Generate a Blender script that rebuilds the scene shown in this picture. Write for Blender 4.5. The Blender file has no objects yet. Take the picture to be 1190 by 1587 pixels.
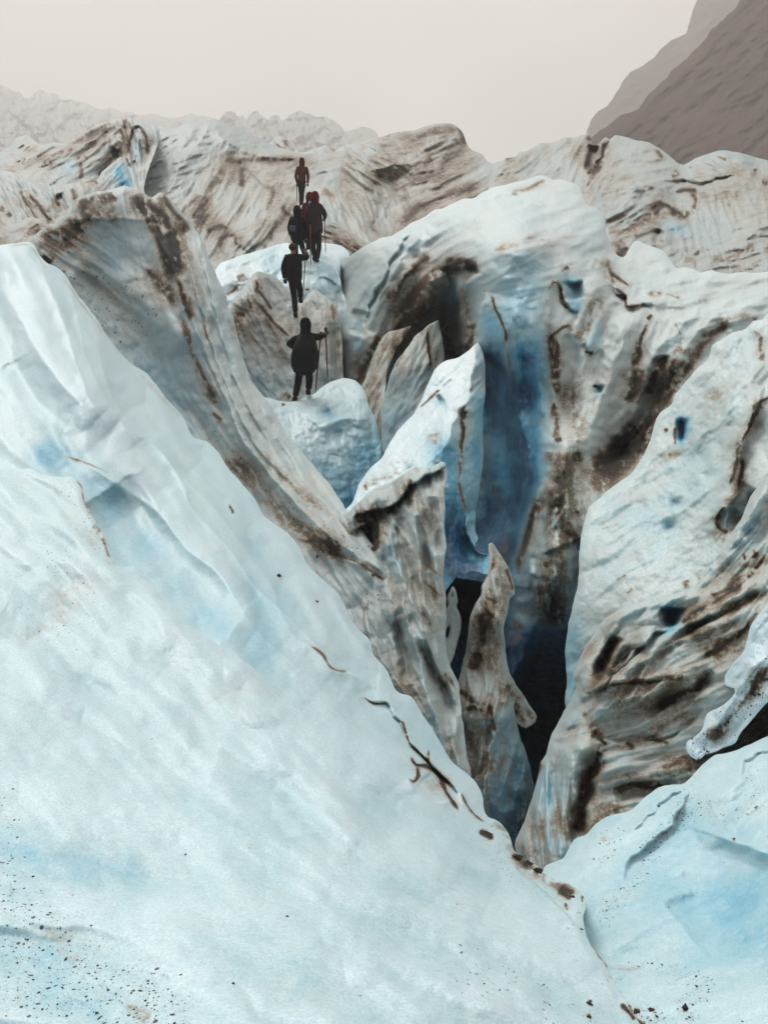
import bpy, bmesh, math, random
import numpy as np
from mathutils import Vector, Matrix

# ---------------------------------------------------------------- camera, world, sun, exposure
scene = bpy.context.scene
F_PX, CX, CY = 1544.0, 595.0, 793.5          # focal length and centre, in photograph pixels
PITCH = math.radians(12.5)
CAM = np.array([0.0, 0.0, 1.7])
cam_data = bpy.data.cameras.new("camera")
cam = bpy.data.objects.new("camera", cam_data)
scene.collection.objects.link(cam)
cam.location = CAM
cam.rotation_euler = (math.radians(90) - PITCH, 0, 0)
cam_data.sensor_fit = 'VERTICAL'
cam_data.sensor_height = 36.0
cam_data.lens = 36.0 * F_PX / 1587.0
cam_data.clip_start = 0.1
cam_data.clip_end = 5000
scene.camera = cam

SUN_EL, SUN_AZ = math.radians(56), math.radians(-32)     # azimuth from +Y (ahead), negative = left
world = bpy.data.worlds.new("World")
scene.world = world
world.use_nodes = True
wn, wl = world.node_tree.nodes, world.node_tree.links
wn.clear()
w_out = wn.new('ShaderNodeOutputWorld')
w_bg = wn.new('ShaderNodeBackground')
w_sky = wn.new('ShaderNodeTexSky')
w_sky.sky_type = 'NISHITA'
w_sky.sun_disc = False
w_sky.sun_elevation = SUN_EL
w_sky.sun_rotation = SUN_AZ
w_sky.dust_density = 4.0
w_tc = wn.new('ShaderNodeTexCoord')
w_sep = wn.new('ShaderNodeSeparateXYZ')
w_noise = wn.new('ShaderNodeTexNoise')
w_noise.inputs['Scale'].default_value = 1.7
w_noise.inputs['Detail'].default_value = 3.0
w_ramp = wn.new('ShaderNodeValToRGB')          # overcast: paler and brighter towards the zenith
cr = w_ramp.color_ramp
cr.elements[0].position = 0.0; cr.elements[0].color = (4.2, 3.78, 3.42, 1)
cr.elements[1].position = 1.0; cr.elements[1].color = (5.4, 5.6, 5.8, 1)
w_mul = wn.new('ShaderNodeMix'); w_mul.data_type = 'RGBA'; w_mul.blend_type = 'MULTIPLY'
w_mul.inputs['Factor'].default_value = 0.5
w_nr = wn.new('ShaderNodeMapRange')
w_nr.inputs['From Min'].default_value = 0.3; w_nr.inputs['From Max'].default_value = 0.7
w_nr.inputs['To Min'].default_value = 0.3; w_nr.inputs['To Max'].default_value = 1.4
w_mix = wn.new('ShaderNodeMix'); w_mix.data_type = 'RGBA'
w_mix.inputs['Factor'].default_value = 0.93    # cloud cover over the clear-sky texture
wl.new(w_tc.outputs['Generated'], w_sep.inputs[0])
wl.new(w_sep.outputs['Z'], w_ramp.inputs['Fac'])
wl.new(w_tc.outputs['Generated'], w_noise.inputs['Vector'])
wl.new(w_noise.outputs['Fac'], w_nr.inputs['Value'])
wl.new(w_ramp.outputs['Color'], w_mul.inputs['A'])
wl.new(w_nr.outputs['Result'], w_mul.inputs['B'])
wl.new(w_sky.outputs['Color'], w_mix.inputs['A'])
wl.new(w_mul.outputs['Result'], w_mix.inputs['B'])
wl.new(w_mix.outputs['Result'], w_bg.inputs['Color'])
w_bg.inputs['Strength'].default_value = 0.094
wl.new(w_bg.outputs['Background'], w_out.inputs['Surface'])

sun_data = bpy.data.lights.new("sun", 'SUN')
sun = bpy.data.objects.new("sun", sun_data)
scene.collection.objects.link(sun)
sun_data.energy = 1.5
sun_data.angle = math.radians(26)
sun_data.color = (1.0, 0.97, 0.93)
sd = Vector((math.sin(SUN_AZ) * math.cos(SUN_EL), math.cos(SUN_AZ) * math.cos(SUN_EL), math.sin(SUN_EL)))
sun.rotation_euler = sd.to_track_quat('Z', 'Y').to_euler()

scene.view_settings.view_transform = 'Standard'
scene.view_settings.look = 'None'
scene.view_settings.exposure = 1.22
scene.view_settings.gamma = 1.0
scene.view_settings.use_curve_mapping = False
scene.render.engine = 'CYCLES'
scene.cycles.use_denoising = True
scene.cycles.max_bounces = 6
scene.cycles.diffuse_bounces = 2
scene.cycles.glossy_bounces = 2
scene.cycles.volume_bounces = 1
scene.cycles.volume_step_rate = 1.0

# ---------------------------------------------------------------- geometry helpers
RX = np.array([1.0, 0, 0]); FW = np.array([0, math.cos(PITCH), -math.sin(PITCH)]); UP = np.array([0, math.sin(PITCH), math.cos(PITCH)])

def point(px, py, d):
    """A point of the place: where the sight line through (px, py) stands d metres away."""
    px = np.asarray(px, float); py = np.asarray(py, float); d = np.asarray(d, float)
    x = (px - CX) / F_PX * d; y = (CY - py) / F_PX * d
    return CAM + x[..., None] * RX + y[..., None] * UP + d[..., None] * FW

def hash2(ix, iy, seed):
    h = (ix.astype(np.int64) * 374761393 + iy.astype(np.int64) * 668265263 + int(seed) * 2147483647 + 1013904223) & 0xFFFFFFFF
    h = ((h ^ (h >> 13)) * 1274126177) & 0xFFFFFFFF
    h = ((h ^ (h >> 16)) * 2246822519) & 0xFFFFFFFF
    return (h ^ (h >> 15)) & 0xFFFFFFFF

def pnoise(x, y, seed=0):
    x = np.asarray(x, float); y = np.asarray(y, float)
    ix = np.floor(x); iy = np.floor(y); fx = x - ix; fy = y - iy
    ux = fx * fx * fx * (fx * (fx * 6 - 15) + 10); uy = fy * fy * fy * (fy * (fy * 6 - 15) + 10)
    def g(dx, dy):
        a = hash2(ix + dx, iy + dy, seed) / 4294967296.0 * 2 * math.pi
        return np.cos(a) * (fx - dx) + np.sin(a) * (fy - dy)
    n0 = g(0, 0) * (1 - ux) + g(1, 0) * ux
    n1 = g(0, 1) * (1 - ux) + g(1, 1) * ux
    return (n0 * (1 - uy) + n1 * uy) * 1.45

def fbm(x, y, o=3, seed=0):
    s = 0; a = 1; t = 0
    for k in range(o):
        s = s + a * pnoise(x * 2 ** k, y * 2 ** k, seed + 17 * k); t += a; a *= 0.5
    return s / t

def ridged(x, y, o=3, seed=0):
    s = 0; a = 1; t = 0
    for k in range(o):
        n = pnoise(x * 2 ** k, y * 2 ** k, seed + 31 * k)
        s = s + a * (1 - 2.2 * np.sqrt(n * n + 0.004)); t += a; a *= 0.45
    return s / t

def cellular(x, y, seed=0):
    ix = np.floor(x); iy = np.floor(y)
    f1 = np.full(x.shape, 9.0); f2 = np.full(x.shape, 9.0); val = np.zeros(x.shape)
    for dx in (-1, 0, 1):
        for dy in (-1, 0, 1):
            h1 = hash2(ix + dx, iy + dy, seed) / 4294967296.0; h2 = hash2(ix + dx, iy + dy, seed + 5) / 4294967296.0
            d = np.hypot(ix + dx + h1 - x, iy + dy + h2 - y)
            near = d < f1
            f2 = np.where(near, f1, np.minimum(f2, d)); val = np.where(near, hash2(ix + dx, iy + dy, seed + 9) / 4294967296.0, val)
            f1 = np.where(near, d, f1)
    return f1, f2, val

def smooth_line(pts, step=4.0, closed=False):
    p = np.array(pts, float)
    if len(p) < 3 and not closed:
        n = max(2, int(np.hypot(*(p[-1] - p[0])) / step)); t = np.linspace(0, 1, n)[:, None]
        return p[0] * (1 - t) + p[-1] * t if len(p) > 1 else p
    n = len(p); out = []
    for i in range(n if closed else n - 1):
        p1 = p[i]; p2 = p[(i + 1) % n]
        p0 = p[(i - 1) % n] if (closed or i > 0) else 2 * p1 - p2
        p3 = p[(i + 2) % n] if (closed or i < n - 2) else 2 * p2 - p1
        L = np.hypot(*(p2 - p1)); m = max(1, int(L / step))
        k = 0.5 * min(1.0, 60.0 / (L + 1e-6))
        m1 = (p2 - p0) * k; m2 = (p3 - p1) * k
        la = np.hypot(*m1); lb = np.hypot(*m2)
        if la > L: m1 = m1 * L / la
        if lb > L: m2 = m2 * L / lb
        for j in range(m):
            t = j / m; t2 = t * t; t3 = t2 * t
            out.append((2*t3-3*t2+1)*p1 + (t3-2*t2+t)*m1 + (-2*t3+3*t2)*p2 + (t3-t2)*m2)
    if not closed: out.append(p[-1])
    return np.array(out)

def seg_dist(X, Y, line, closed=False):
    """distance to a polyline, signed side (+ = right hand), parameter 0..1 and nearest point"""
    best = np.full(X.shape, 1e18); side = np.zeros(X.shape); par = np.zeros(X.shape)
    nx = np.zeros(X.shape); ny = np.zeros(X.shape)
    n = len(line); segs = n if closed else n - 1
    if n == 1:
        return np.hypot(X - line[0][0], Y - line[0][1]), side, par + .5, nx, ny
    for i in range(segs):
        ax, ay = line[i]; bx, by = line[(i + 1) % n]
        dx, dy = bx - ax, by - ay; L2 = dx * dx + dy * dy + 1e-12
        t = np.clip(((X - ax) * dx + (Y - ay) * dy) / L2, 0, 1)
        qx = ax + t * dx; qy = ay + t * dy
        d = (X - qx) ** 2 + (Y - qy) ** 2
        m = d < best
        best = np.where(m, d, best); side = np.where(m, dx * (Y - ay) - dy * (X - ax), side)
        par = np.where(m, (i + t) / segs, par); nx = np.where(m, qx, nx); ny = np.where(m, qy, ny)
    return np.sqrt(best), np.sign(side), par, nx, ny

def inside(X, Y, poly):
    r = np.zeros(X.shape, bool); n = len(poly)
    for i in range(n):
        x1, y1 = poly[i]; x2, y2 = poly[(i + 1) % n]
        if y1 == y2: continue
        c = (y1 > Y) != (y2 > Y)
        r ^= c & (X < (x2 - x1) * (Y - y1) / (y2 - y1) + x1)
    return r

def tps(ctrl, X, Y):
    """thin-plate surface through (x, y, 1/d): flat faces stay flat"""
    c = np.array(ctrl, float); P = c[:, :2] / 500.0; v = 1.0 / c[:, 2]; n = len(c)
    if n < 3: return np.full(X.shape, v.mean())
    def U(r2): return 0.5 * r2 * np.log(r2 + 1e-9)
    K = U(((P[:, None] - P[None]) ** 2).sum(-1)) + np.eye(n) * 0.002
    A = np.zeros((n + 3, n + 3)); A[:n, :n] = K; A[:n, n] = 1; A[:n, n+1:] = P; A[n, :n] = 1; A[n+1:, :n] = P.T
    w = np.linalg.solve(A, np.concatenate([v, np.zeros(3)]))
    out = w[n] + w[n+1] * X / 500 + w[n+2] * Y / 500
    for i in range(n):
        out = out + w[i] * U((X / 500 - P[i, 0]) ** 2 + (Y / 500 - P[i, 1]) ** 2)
    return out

def sstep(a, b, x):
    t = np.clip((x - a) / (b - a), 0, 1); return t * t * (3 - 2 * t)

def directional(X, Y, flow, fn, la, lc, seed, pull=2.5):
    """noise stretched along the local flow of the ice, blended between the given directions"""
    tot = 0; ws = 0
    wx = fbm(X / 170, Y / 170, 2, seed + 3) * 22; wy = fbm(X / 170, Y / 170, 2, seed + 4) * 22
    for k, (fx, fy, dx, dy) in enumerate(flow):
        L = math.hypot(dx, dy); dx /= L; dy /= L
        u = ((X + wx) * dx + (Y + wy) * dy) / la; v = (-(X + wx) * dy + (Y + wy) * dx) / lc
        w = 1.0 / (((X - fx) ** 2 + (Y - fy) ** 2) / 1e4 + 0.05) ** (pull / 2) if len(flow) > 1 else 1.0
        tot = tot + w * fn(u, v, seed + k * 7); ws = ws + w
    return tot / ws

SURF = {}

def set_props(o, label=None, cat=None, group=None, kind=None):
    if label: o['label'] = label
    if cat: o['category'] = cat
    if group: o['group'] = group
    if kind: o['kind'] = kind

def ice_mass(name, outline, depth, mat, flow, step=2.0, edge=(14, 8), flutes=(), cups=(), strokes=(), holes=(),
             dirt=(0, 0, 0), blue=(0, 0), speck=0.0, jag=0.8, thick=2.0, seed=1, label=None, cat=None, kind=None, cells=None, groove_dirt_shade=0.0, wash=0.0, relief=1.6, hand=1.6, over=None, hollow=0.0, thin=1.0):
    line = smooth_line(outline, 5.0, True)
    if jag:
        k = np.arange(len(line))
        line = line + np.stack([fbm(k * 0.21, k * 0 + .5, 3, seed + 50), fbm(k * 0.21, k * 0 + 9.5, 3, seed + 51)], 1) * jag * 3.0
    x0, y0 = line.min(0) - step; x1, y1 = line.max(0) + step
    xs = np.arange(x0, x1 + step, step); ys = np.arange(y0, y1 + step, step)
    GX, GY = np.meshgrid(xs, ys); H, W = GX.shape
    m = inside(GX, GY, line)
    hl = [smooth_line(h, 3.0, True) for h in holes]
    for h in hl: m &= ~inside(GX, GY, h)
    dil = m.copy()
    dil[1:] |= m[:-1]; dil[:-1] |= m[1:]; dil[:, 1:] |= dil[:, :-1].copy() & m[:, :-1]; 
    dil[:, 1:] |= m[:, :-1]; dil[:, :-1] |= m[:, 1:]
    dil[1:, 1:] |= m[:-1, :-1]; dil[:-1, :-1] |= m[1:, 1:]; dil[1:, :-1] |= m[:-1, 1:]; dil[:-1, 1:] |= m[1:, :-1]
    idx = np.full((H, W), -1); sel = np.where(dil)
    idx[sel] = np.arange(len(sel[0]))
    X = GX[sel].copy(); Y = GY[sel].copy(); ins = m[sel]
    D, _, _, nx, ny = seg_dist(X, Y, line, True)
    for h in hl:
        d2, _, _, hx, hy = seg_dist(X, Y, h, True)
        q = d2 < D; D = np.where(q, d2, D); nx = np.where(q, hx, nx); ny = np.where(q, hy, ny)
    X = np.where(ins, X, nx); Y = np.where(ins, Y, ny); D = np.where(ins, D, 0)
    # ---- relief, in photograph pixels of depth at the local distance
    rel = np.zeros(X.shape)
    t = np.clip(D / edge[0], 0, 1); rel -= edge[1] * (1 - t) ** 2
    low = np.zeros(X.shape)
    fade = 0.35 + 0.65 * sstep(0, 14, D)
    for i, (la, lc, amp, kind_) in enumerate(flutes):
        fn = {'r': lambda u, v, s: ridged(u, v, 3, s), 'f': lambda u, v, s: fbm(u, v, 3, s)}[kind_]
        n = directional(X, Y, flow, fn, la, lc, seed * 13 + i * 101)
        rel += relief * amp * n * fade; low += n * (0.6 if i else 1.0)
    for i, (size, amp) in enumerate(cups):                  # melt cups: smooth hollows, sharp rims
        n = fbm(X / size, Y / size, 4, seed * 7 + i * 57); rel += amp * np.abs(n) * 1.7 * fade
        n2 = fbm(X / size * 2.7, Y / size * 2.7, 2, seed * 7 + i * 57 + 5); rel += amp * .2 * np.abs(n2) * fade
    if cells:
        size, amp = cells
        f1, f2, v = cellular(X / size + fbm(X / size, Y / size, 2, seed) * .6, Y / (size * 1.3), seed + 4)
        rel += amp * (v * 1.5 + sstep(0, .8, f2 - f1) * .8)
        f1, f2, v2 = cellular(X / size * 2.3, Y / (size) * 1.8, seed + 5); rel += amp * .4 * (v2 + sstep(0, .8, f2 - f1) * .6)
        low = low + (v - .5)
    # ---- hand-laid features
    A = {'D': np.zeros(X.shape), 'B': np.zeros(X.shape), 'S': np.zeros(X.shape), 'T': np.zeros(X.shape)}
    brk = directional(X, Y, flow, lambda u, v, s: fbm(u, v, 3, s), 46, 13, seed * 5 + 900)
    for s in strokes:
        k, pts, w, a = s[:4]
        if k == 'D' and w < 7: w = w * thin
        sl = smooth_line(pts, 6.0) if len(pts) > 1 else np.array(pts, float)
        lo = sl.min(0) - w * 3.2 - 3; hi = sl.max(0) + w * 3.2 + 3
        q = np.where((X > lo[0]) & (X < hi[0]) & (Y > lo[1]) & (Y < hi[1]))[0]
        if not len(q): continue
        wob = fbm(X[q] / 23, Y[q] / 23, 2, 77) * min(5, w * .45)
        d, sd_, par, _, _ = seg_dist(X[q] + wob, Y[q] + wob * .7, sl)
        tap = np.clip(np.minimum(par, 1 - par) * 6, 0, 1) ** .7 if len(pts) > 1 else 1.0
        if k in 'RMGL' and abs(a) < 60: a = a * hand
        if k == 'R': rel[q] += a * np.exp(-d / w) * tap
        elif k == 'M': rel[q] += a * np.exp(-(d / w) ** 2)
        elif k == 'G': rel[q] -= a * np.exp(-(d / w) ** 2) * tap
        elif k == 'L': rel[q] += a * sstep(-2.0, 2.0, sd_ * d) * np.exp(-d / w) * tap
        else:
            if k in 'DT' and a > 0:
                nz = fbm(X[q] / 9, Y[q] / 9, 2, 171)
                wl_ = w * .62 * np.clip(1 + 1.5 * fbm(X[q] / (w * 5 + 8), Y[q] / (w * 5 + 8), 2, 170), .25, 2)
                g = np.exp(-(d / wl_) ** 2) * a * .8
                g = g * sstep(-.55, .15, brk[q] * 1.3 + nz * .7 + (.25 if w < 4 else 0)) + .16 * min(a, 1) * np.exp(-(d / (w * 1.9 + 3)) ** 2)
            else:
                g = np.exp(-(d / w) ** 2) * a
                if k == 'B': g = g * np.clip(1 + fbm(X[q] / 45, Y[q] / 45, 2, 172) * .5, .5, 1.3)
            if len(pts) > 1 and k == 'D': g = g * np.clip(np.minimum(par, 1 - par) * 8 + .15, 0, 1)
            A[k][q] += g
    if dirt[0] or dirt[1]:
        n = directional(X, Y, flow, lambda u, v, s: fbm(u, v, 3, s), dirt[2] * 3.2, dirt[2], seed * 3 + 400)
        big = fbm(X / 190, Y / 190, 2, seed + 60)
        A['D'] += np.clip(dirt[0] + dirt[1] * (n * 1.5 + big * .7) - groove_dirt_shade * low, 0, 1)  # dirt settles in low grooves; on the back glacier it also deepens fold shading
    if wash: A['D'] += np.clip(wash * (0.5 + fbm(X / 80, Y / 80, 2, seed + 61)), 0, 1)
    A['B'] += blue[0] + blue[1] * fbm(X / 75, Y / 75, 3, seed + 70)
    if hollow:                                  # bluer in the hollows, less blue and slightly dirtier on the swells
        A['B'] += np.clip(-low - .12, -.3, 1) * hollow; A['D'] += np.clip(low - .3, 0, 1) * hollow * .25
    A['S'] += speck * np.clip(fbm(X / 110, Y / 110, 3, seed + 80) * 2 + .2, 0, 1)
    A['D'] *= 1 - .5 * np.exp(-D / 7)
    A['D'] *= 1 - .85 * np.clip(A['B'] * 1.3 - .3, 0, 1)
    if over: depth = [(x, y, 1 / float(tps(over, np.array([x * 1.0]), np.array([y * 1.0]))[0]) - off_) for x, y, off_ in depth]
    inv = tps(depth, X, Y)
    gx_ = (tps(depth, X + 6, Y) / inv - 1) / 6 * F_PX; gy_ = (tps(depth, X, Y + 6) / inv - 1) / 6 * F_PX
    roll = -edge[1] * (1 - np.clip(D / edge[0], 0, 1)) ** 2
    rel = roll + (rel - roll) * np.clip(np.sqrt(1 + gx_ ** 2 + gy_ ** 2), 1, 2.3)
    inv = np.clip(inv, 1.0 / max(c[2] for c in depth) * .7, 1.0 / min(c[2] for c in depth) * 1.4)
    d = (1 / inv) * (1 - rel / F_PX)
    co = point(X, Y, d)
    SURF[name] = (X, Y, co, np.clip(A['S'], 0, 1))
    # ---- faces
    a, b, c, e = idx[:-1, :-1], idx[:-1, 1:], idx[1:, 1:], idx[1:, :-1]
    ok = (a >= 0) & (b >= 0) & (c >= 0) & (e >= 0)
    anyin = m[:-1, :-1] | m[:-1, 1:] | m[1:, 1:] | m[1:, :-1]
    ok &= anyin
    quads = np.stack([a[ok], e[ok], c[ok], b[ok]], 1)
    # ---- the sides and back of the mass: rim swept away behind the silhouette
    E = np.concatenate([quads[:, [0, 1]], quads[:, [1, 2]], quads[:, [2, 3]], quads[:, [3, 0]]])
    key = E[:, 0].astype(np.int64) * (len(X) + 1) + E[:, 1]; rkey = E[:, 1].astype(np.int64) * (len(X) + 1) + E[:, 0]
    be = E[~np.isin(key, rkey)]
    bv, inv_i = np.unique(be, return_inverse=True); inv_i = inv_i.reshape(be.shape)
    gx = pnoise(X[bv] / 30, Y[bv] / 30, seed) * .2 + 1
    rings = [co[bv]]
    ctr = np.array([X.mean(), Y.mean()])
    # inward direction from the interior neighbours
    nxv = np.zeros((len(X), 2)); cnt = np.zeros(len(X))
    qc = np.stack([X[quads].mean(1), Y[quads].mean(1)], 1)
    for j in range(4):
        np.add.at(nxv, quads[:, j], qc); np.add.at(cnt, quads[:, j], 1)
    ind = nxv[bv] / cnt[bv][:, None] - np.stack([X[bv], Y[bv]], 1)
    ind /= (np.hypot(ind[:, 0], ind[:, 1])[:, None] + 1e-6)
    nb = len(bv)
    for _ in range(14):
        acc = ind.copy() * .5; c_ = np.full(nb, .5)
        for p_, q_ in ((0, 1), (1, 0)):
            np.add.at(acc, inv_i[:, p_], ind[inv_i[:, q_]]); np.add.at(c_, inv_i[:, p_], 1)
        ind = acc / c_[:, None]
    layers = ((0.12, 1.2), (0.45, 3.0), (1.0, 5.0))
    for fr, sh in layers:
        rings.append(point(X[bv] + ind[:, 0] * sh, Y[bv] + ind[:, 1] * sh, d[bv] + thick * fr * gx))
    V = [co]; off = len(X); Q = [quads]; prev = bv
    for r in rings[1:]:
        cur = off + np.arange(len(bv)); V.append(r); off += len(bv)
        Q.append(np.stack([prev[inv_i[:, 1]], prev[inv_i[:, 0]], cur[inv_i[:, 0]], cur[inv_i[:, 1]]], 1)); prev = cur
    V = np.concatenate(V); Q = np.concatenate(Q)
    me = bpy.data.meshes.new(name)
    me.vertices.add(len(V)); me.vertices.foreach_set('co', V.ravel())
    me.loops.add(Q.size); me.loops.foreach_set('vertex_index', Q.ravel().astype(np.int32))
    me.polygons.add(len(Q)); me.polygons.foreach_set('loop_start', np.arange(0, Q.size, 4, dtype=np.int32))
    me.polygons.foreach_set('use_smooth', np.ones(len(Q), bool))
    me.update(calc_edges=True)
    at = me.color_attributes.new('mask', 'FLOAT_COLOR', 'POINT')
    col = np.zeros((len(V), 4)); n0 = len(X)
    for j, kk in enumerate('DBST'):
        col[:n0, j] = np.clip(A[kk], 0, 1)
    tail = np.tile(col[bv], (len(layers), 1)); col[n0:] = tail
    at.data.foreach_set('color', col.ravel())
    at2 = me.attributes.new('tan', 'FLOAT', 'POINT'); at2.data.foreach_set('value', col[:, 3].copy())
    me.materials.append(mat)
    o = bpy.data.objects.new(name, me); scene.collection.objects.link(o)
    set_props(o, label, cat, None, kind)
    return o

# ---------------------------------------------------------------- materials
def ice_material(name, size, rough=0.42, bump=0.5, sss=0.0, spec=0.35, tint=1.0, clean=(.63, .715, .70)):
    """size: metres of the finest grain (the grit and melt pits)"""
    m = bpy.data.materials.new(name); m.use_nodes = True
    N, L = m.node_tree.nodes, m.node_tree.links
    bs = N['Principled BSDF']
    att = N.new('ShaderNodeAttribute'); att.attribute_name = 'mask'
    tan = N.new('ShaderNodeAttribute'); tan.attribute_name = 'tan'
    sep = N.new('ShaderNodeSeparateColor'); L.new(att.outputs['Color'], sep.inputs[0])
    tc = N.new('ShaderNodeTexCoord')
    def noise(scale, detail=3, rough_=.55):
        n = N.new('ShaderNodeTexNoise'); n.inputs['Scale'].default_value = scale
        n.inputs['Detail'].default_value = detail; n.inputs['Roughness'].default_value = rough_
        L.new(tc.outputs['Object'], n.inputs['Vector']); return n.outputs['Fac']
    def math_(op, a, b=None, clamp=False):
        n = N.new('ShaderNodeMath'); n.operation = op; n.use_clamp = clamp
        for i, v in enumerate((a, b)):
            if v is None: continue
            if isinstance(v, (int, float)): n.inputs[i].default_value = v
            else: L.new(v, n.inputs[i])
        return n.outputs[0]
    def mrange(v, a, b, c=0.0, d=1.0, smooth=True):
        n = N.new('ShaderNodeMapRange'); n.interpolation_type = 'SMOOTHSTEP' if smooth else 'LINEAR'
        L.new(v, n.inputs['Value'])
        for i, x in zip(('From Min', 'From Max', 'To Min', 'To Max'), (a, b, c, d)): n.inputs[i].default_value = x
        return n.outputs['Result']
    def ramp(v, els):
        r = N.new('ShaderNodeValToRGB'); e = r.color_ramp.elements
        e[0].position, e[0].color = els[0][0], (*els[0][1], 1); e[1].position, e[1].color = els[-1][0], (*els[-1][1], 1)
        for p, c in els[1:-1]:
            x = e.new(p); x.color = (*c, 1)
        L.new(v, r.inputs['Fac']); return r.outputs['Color']
    def mix(f, a, b):
        n = N.new('ShaderNodeMix'); n.data_type = 'RGBA'
        if isinstance(f, float): n.inputs['Factor'].default_value = f
        else: L.new(f, n.inputs['Factor'])
        for k, v in (('A', a), ('B', b)):
            if isinstance(v, tuple): n.inputs[k].default_value = (*v, 1)
            else: L.new(v, n.inputs[k])
        return n.outputs['Result']
    fine = noise(1 / (size * 1.6), 4, .65); mid = noise(1 / (size * 7), 4, .6); large = noise(1 / (size * 45), 4, .55)
    # clear to deep blue ice
    bl = math_('ADD', sep.outputs['Green'], math_('MULTIPLY', math_('SUBTRACT', large, 0.5), 0.12), True)
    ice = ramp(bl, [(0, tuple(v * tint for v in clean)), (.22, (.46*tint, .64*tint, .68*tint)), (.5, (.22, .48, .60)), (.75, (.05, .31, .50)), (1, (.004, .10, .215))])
    ice = mix(math_('MULTIPLY', mrange(mid, .35, .7), .16), ice, (.80*tint, .84*tint, .83*tint))
    # dirt film: pale silt to near-black grit
    dn = math_('ADD', math_('MULTIPLY', math_('SUBTRACT', fine, .5), .95), math_('MULTIPLY', math_('SUBTRACT', mid, .5), .45))
    dd = sep.outputs['Red']
    d2 = math_('ADD', dd, math_('MULTIPLY', dn, math_('MULTIPLY', mrange(dd, 0, .35, 0, 1), .9)), True)
    silt = ramp(d2, [(0, (.50, .435, .335)), (.3, (.29, .235, .17)), (.62, (.085, .058, .034)), (.9, (.017, .011, .007))])
    c = mix(mrange(d2, 0, .5), ice, silt)
    c = mix(math_('MULTIPLY', tan.outputs['Fac'], mrange(mid, .3, .6, .35, .95)), c, (.27, .155, .08))
    # separate grains of grit
    vo = N.new('ShaderNodeTexVoronoi'); vo.inputs['Scale'].default_value = 1 / (size * 3.0); vo.inputs['Randomness'].default_value = 1
    L.new(tc.outputs['Object'], vo.inputs['Vector'])
    vs = N.new('ShaderNodeSeparateColor'); L.new(vo.outputs['Color'], vs.inputs[0])
    sp = sep.outputs['Blue']
    rad = math_('MULTIPLY', math_('POWER', vs.outputs['Red'], 3.0), .36)
    dot = math_('LESS_THAN', vo.outputs['Distance'], rad)
    clump = mrange(math_('ADD', mid, math_('MULTIPLY', sp, .38)), .58, .72)
    pres = math_('LESS_THAN', vs.outputs['Green'], math_('MULTIPLY', sp, .9))
    dots = math_('MULTIPLY', math_('MULTIPLY', dot, pres), clump, True)
    c = mix(math_('MULTIPLY', dots, .93), c, (.03, .024, .02))
    gm = N.new('ShaderNodeMix'); gm.data_type = 'RGBA'; gm.blend_type = 'MULTIPLY'; gm.inputs['Factor'].default_value = 1
    L.new(c, gm.inputs['A']); L.new(mrange(fine, .3, .7, .86, 1.10), gm.inputs['B']); c = gm.outputs['Result']
    L.new(c, bs.inputs['Base Color'])
    bs.inputs['Specular IOR Level'].default_value = spec
    L.new(math_('ADD', math_('MULTIPLY', mid, .25), math_('ADD', math_('MULTIPLY', d2, .3), rough - .12)), bs.inputs['Roughness'])
    if sss:
        bs.inputs['Subsurface Weight'].default_value = sss
        bs.inputs['Subsurface Radius'].default_value = (.35, .8, 1.0)
        bs.inputs['Subsurface Scale'].default_value = size * 14
    bmp = N.new('ShaderNodeBump'); bmp.inputs['Strength'].default_value = bump; bmp.inputs['Distance'].default_value = size * 2.2
    hsum = math_('ADD', math_('MULTIPLY', mid, 1.0), math_('ADD', math_('MULTIPLY', fine, .35), math_('MULTIPLY', dots, .6)))
    L.new(hsum, bmp.inputs['Height']); L.new(bmp.outputs['Normal'], bs.inputs['Normal'])
    return m

def plain_material(name, color, rough=.7, noise_amt=.25, scale=40, metallic=0, bump=.2):
    m = bpy.data.materials.new(name); m.use_nodes = True
    N, L = m.node_tree.nodes, m.node_tree.links; bs = N['Principled BSDF']
    tc = N.new('ShaderNodeTexCoord'); n = N.new('ShaderNodeTexNoise'); n.inputs['Scale'].default_value = scale; n.inputs['Detail'].default_value = 4
    L.new(tc.outputs['Object'], n.inputs['Vector'])
    mx = N.new('ShaderNodeMix'); mx.data_type = 'RGBA'
    mx.inputs['A'].default_value = (*[c * (1 - noise_amt) for c in color], 1); mx.inputs['B'].default_value = (*[min(1, c * (1 + noise_amt)) for c in color], 1)
    L.new(n.outputs['Fac'], mx.inputs['Factor']); L.new(mx.outputs['Result'], bs.inputs['Base Color'])
    bs.inputs['Specular IOR Level'].default_value = .2; bs.inputs['Roughness'].default_value = rough; bs.inputs['Metallic'].default_value = metallic
    b = N.new('ShaderNodeBump'); b.inputs['Strength'].default_value = bump; b.inputs['Distance'].default_value = .02
    L.new(n.outputs['Fac'], b.inputs['Height']); L.new(b.outputs['Normal'], bs.inputs['Normal'])
    return m

HAZE = 0.0011
SSS = 0.35
# ---------------------------------------------------------------- the ice
ICE_NEAR = ice_material('near_ice', 0.006, .42, .38, SSS, .42, 1.0, (.60, .745, .80))
ICE_MID = ice_material('wall_ice', 0.02, .48, .24, SSS, .32, .72)
ICE_CLEAN = ice_material('clean_ice', 0.02, .44, .22, SSS, .42, 1.0, (.68, .80, .84))
ICE_WALL = ice_material('pale_wall_ice', 0.02, .46, .24, SSS, .36, .92)
ICE_BACK = ice_material('back_ice', 0.05, .5, .35, 0, .35, .60)
ICE_FAR = ice_material('far_ice', 0.35, .6, .6, 0, .2, .36)

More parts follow.
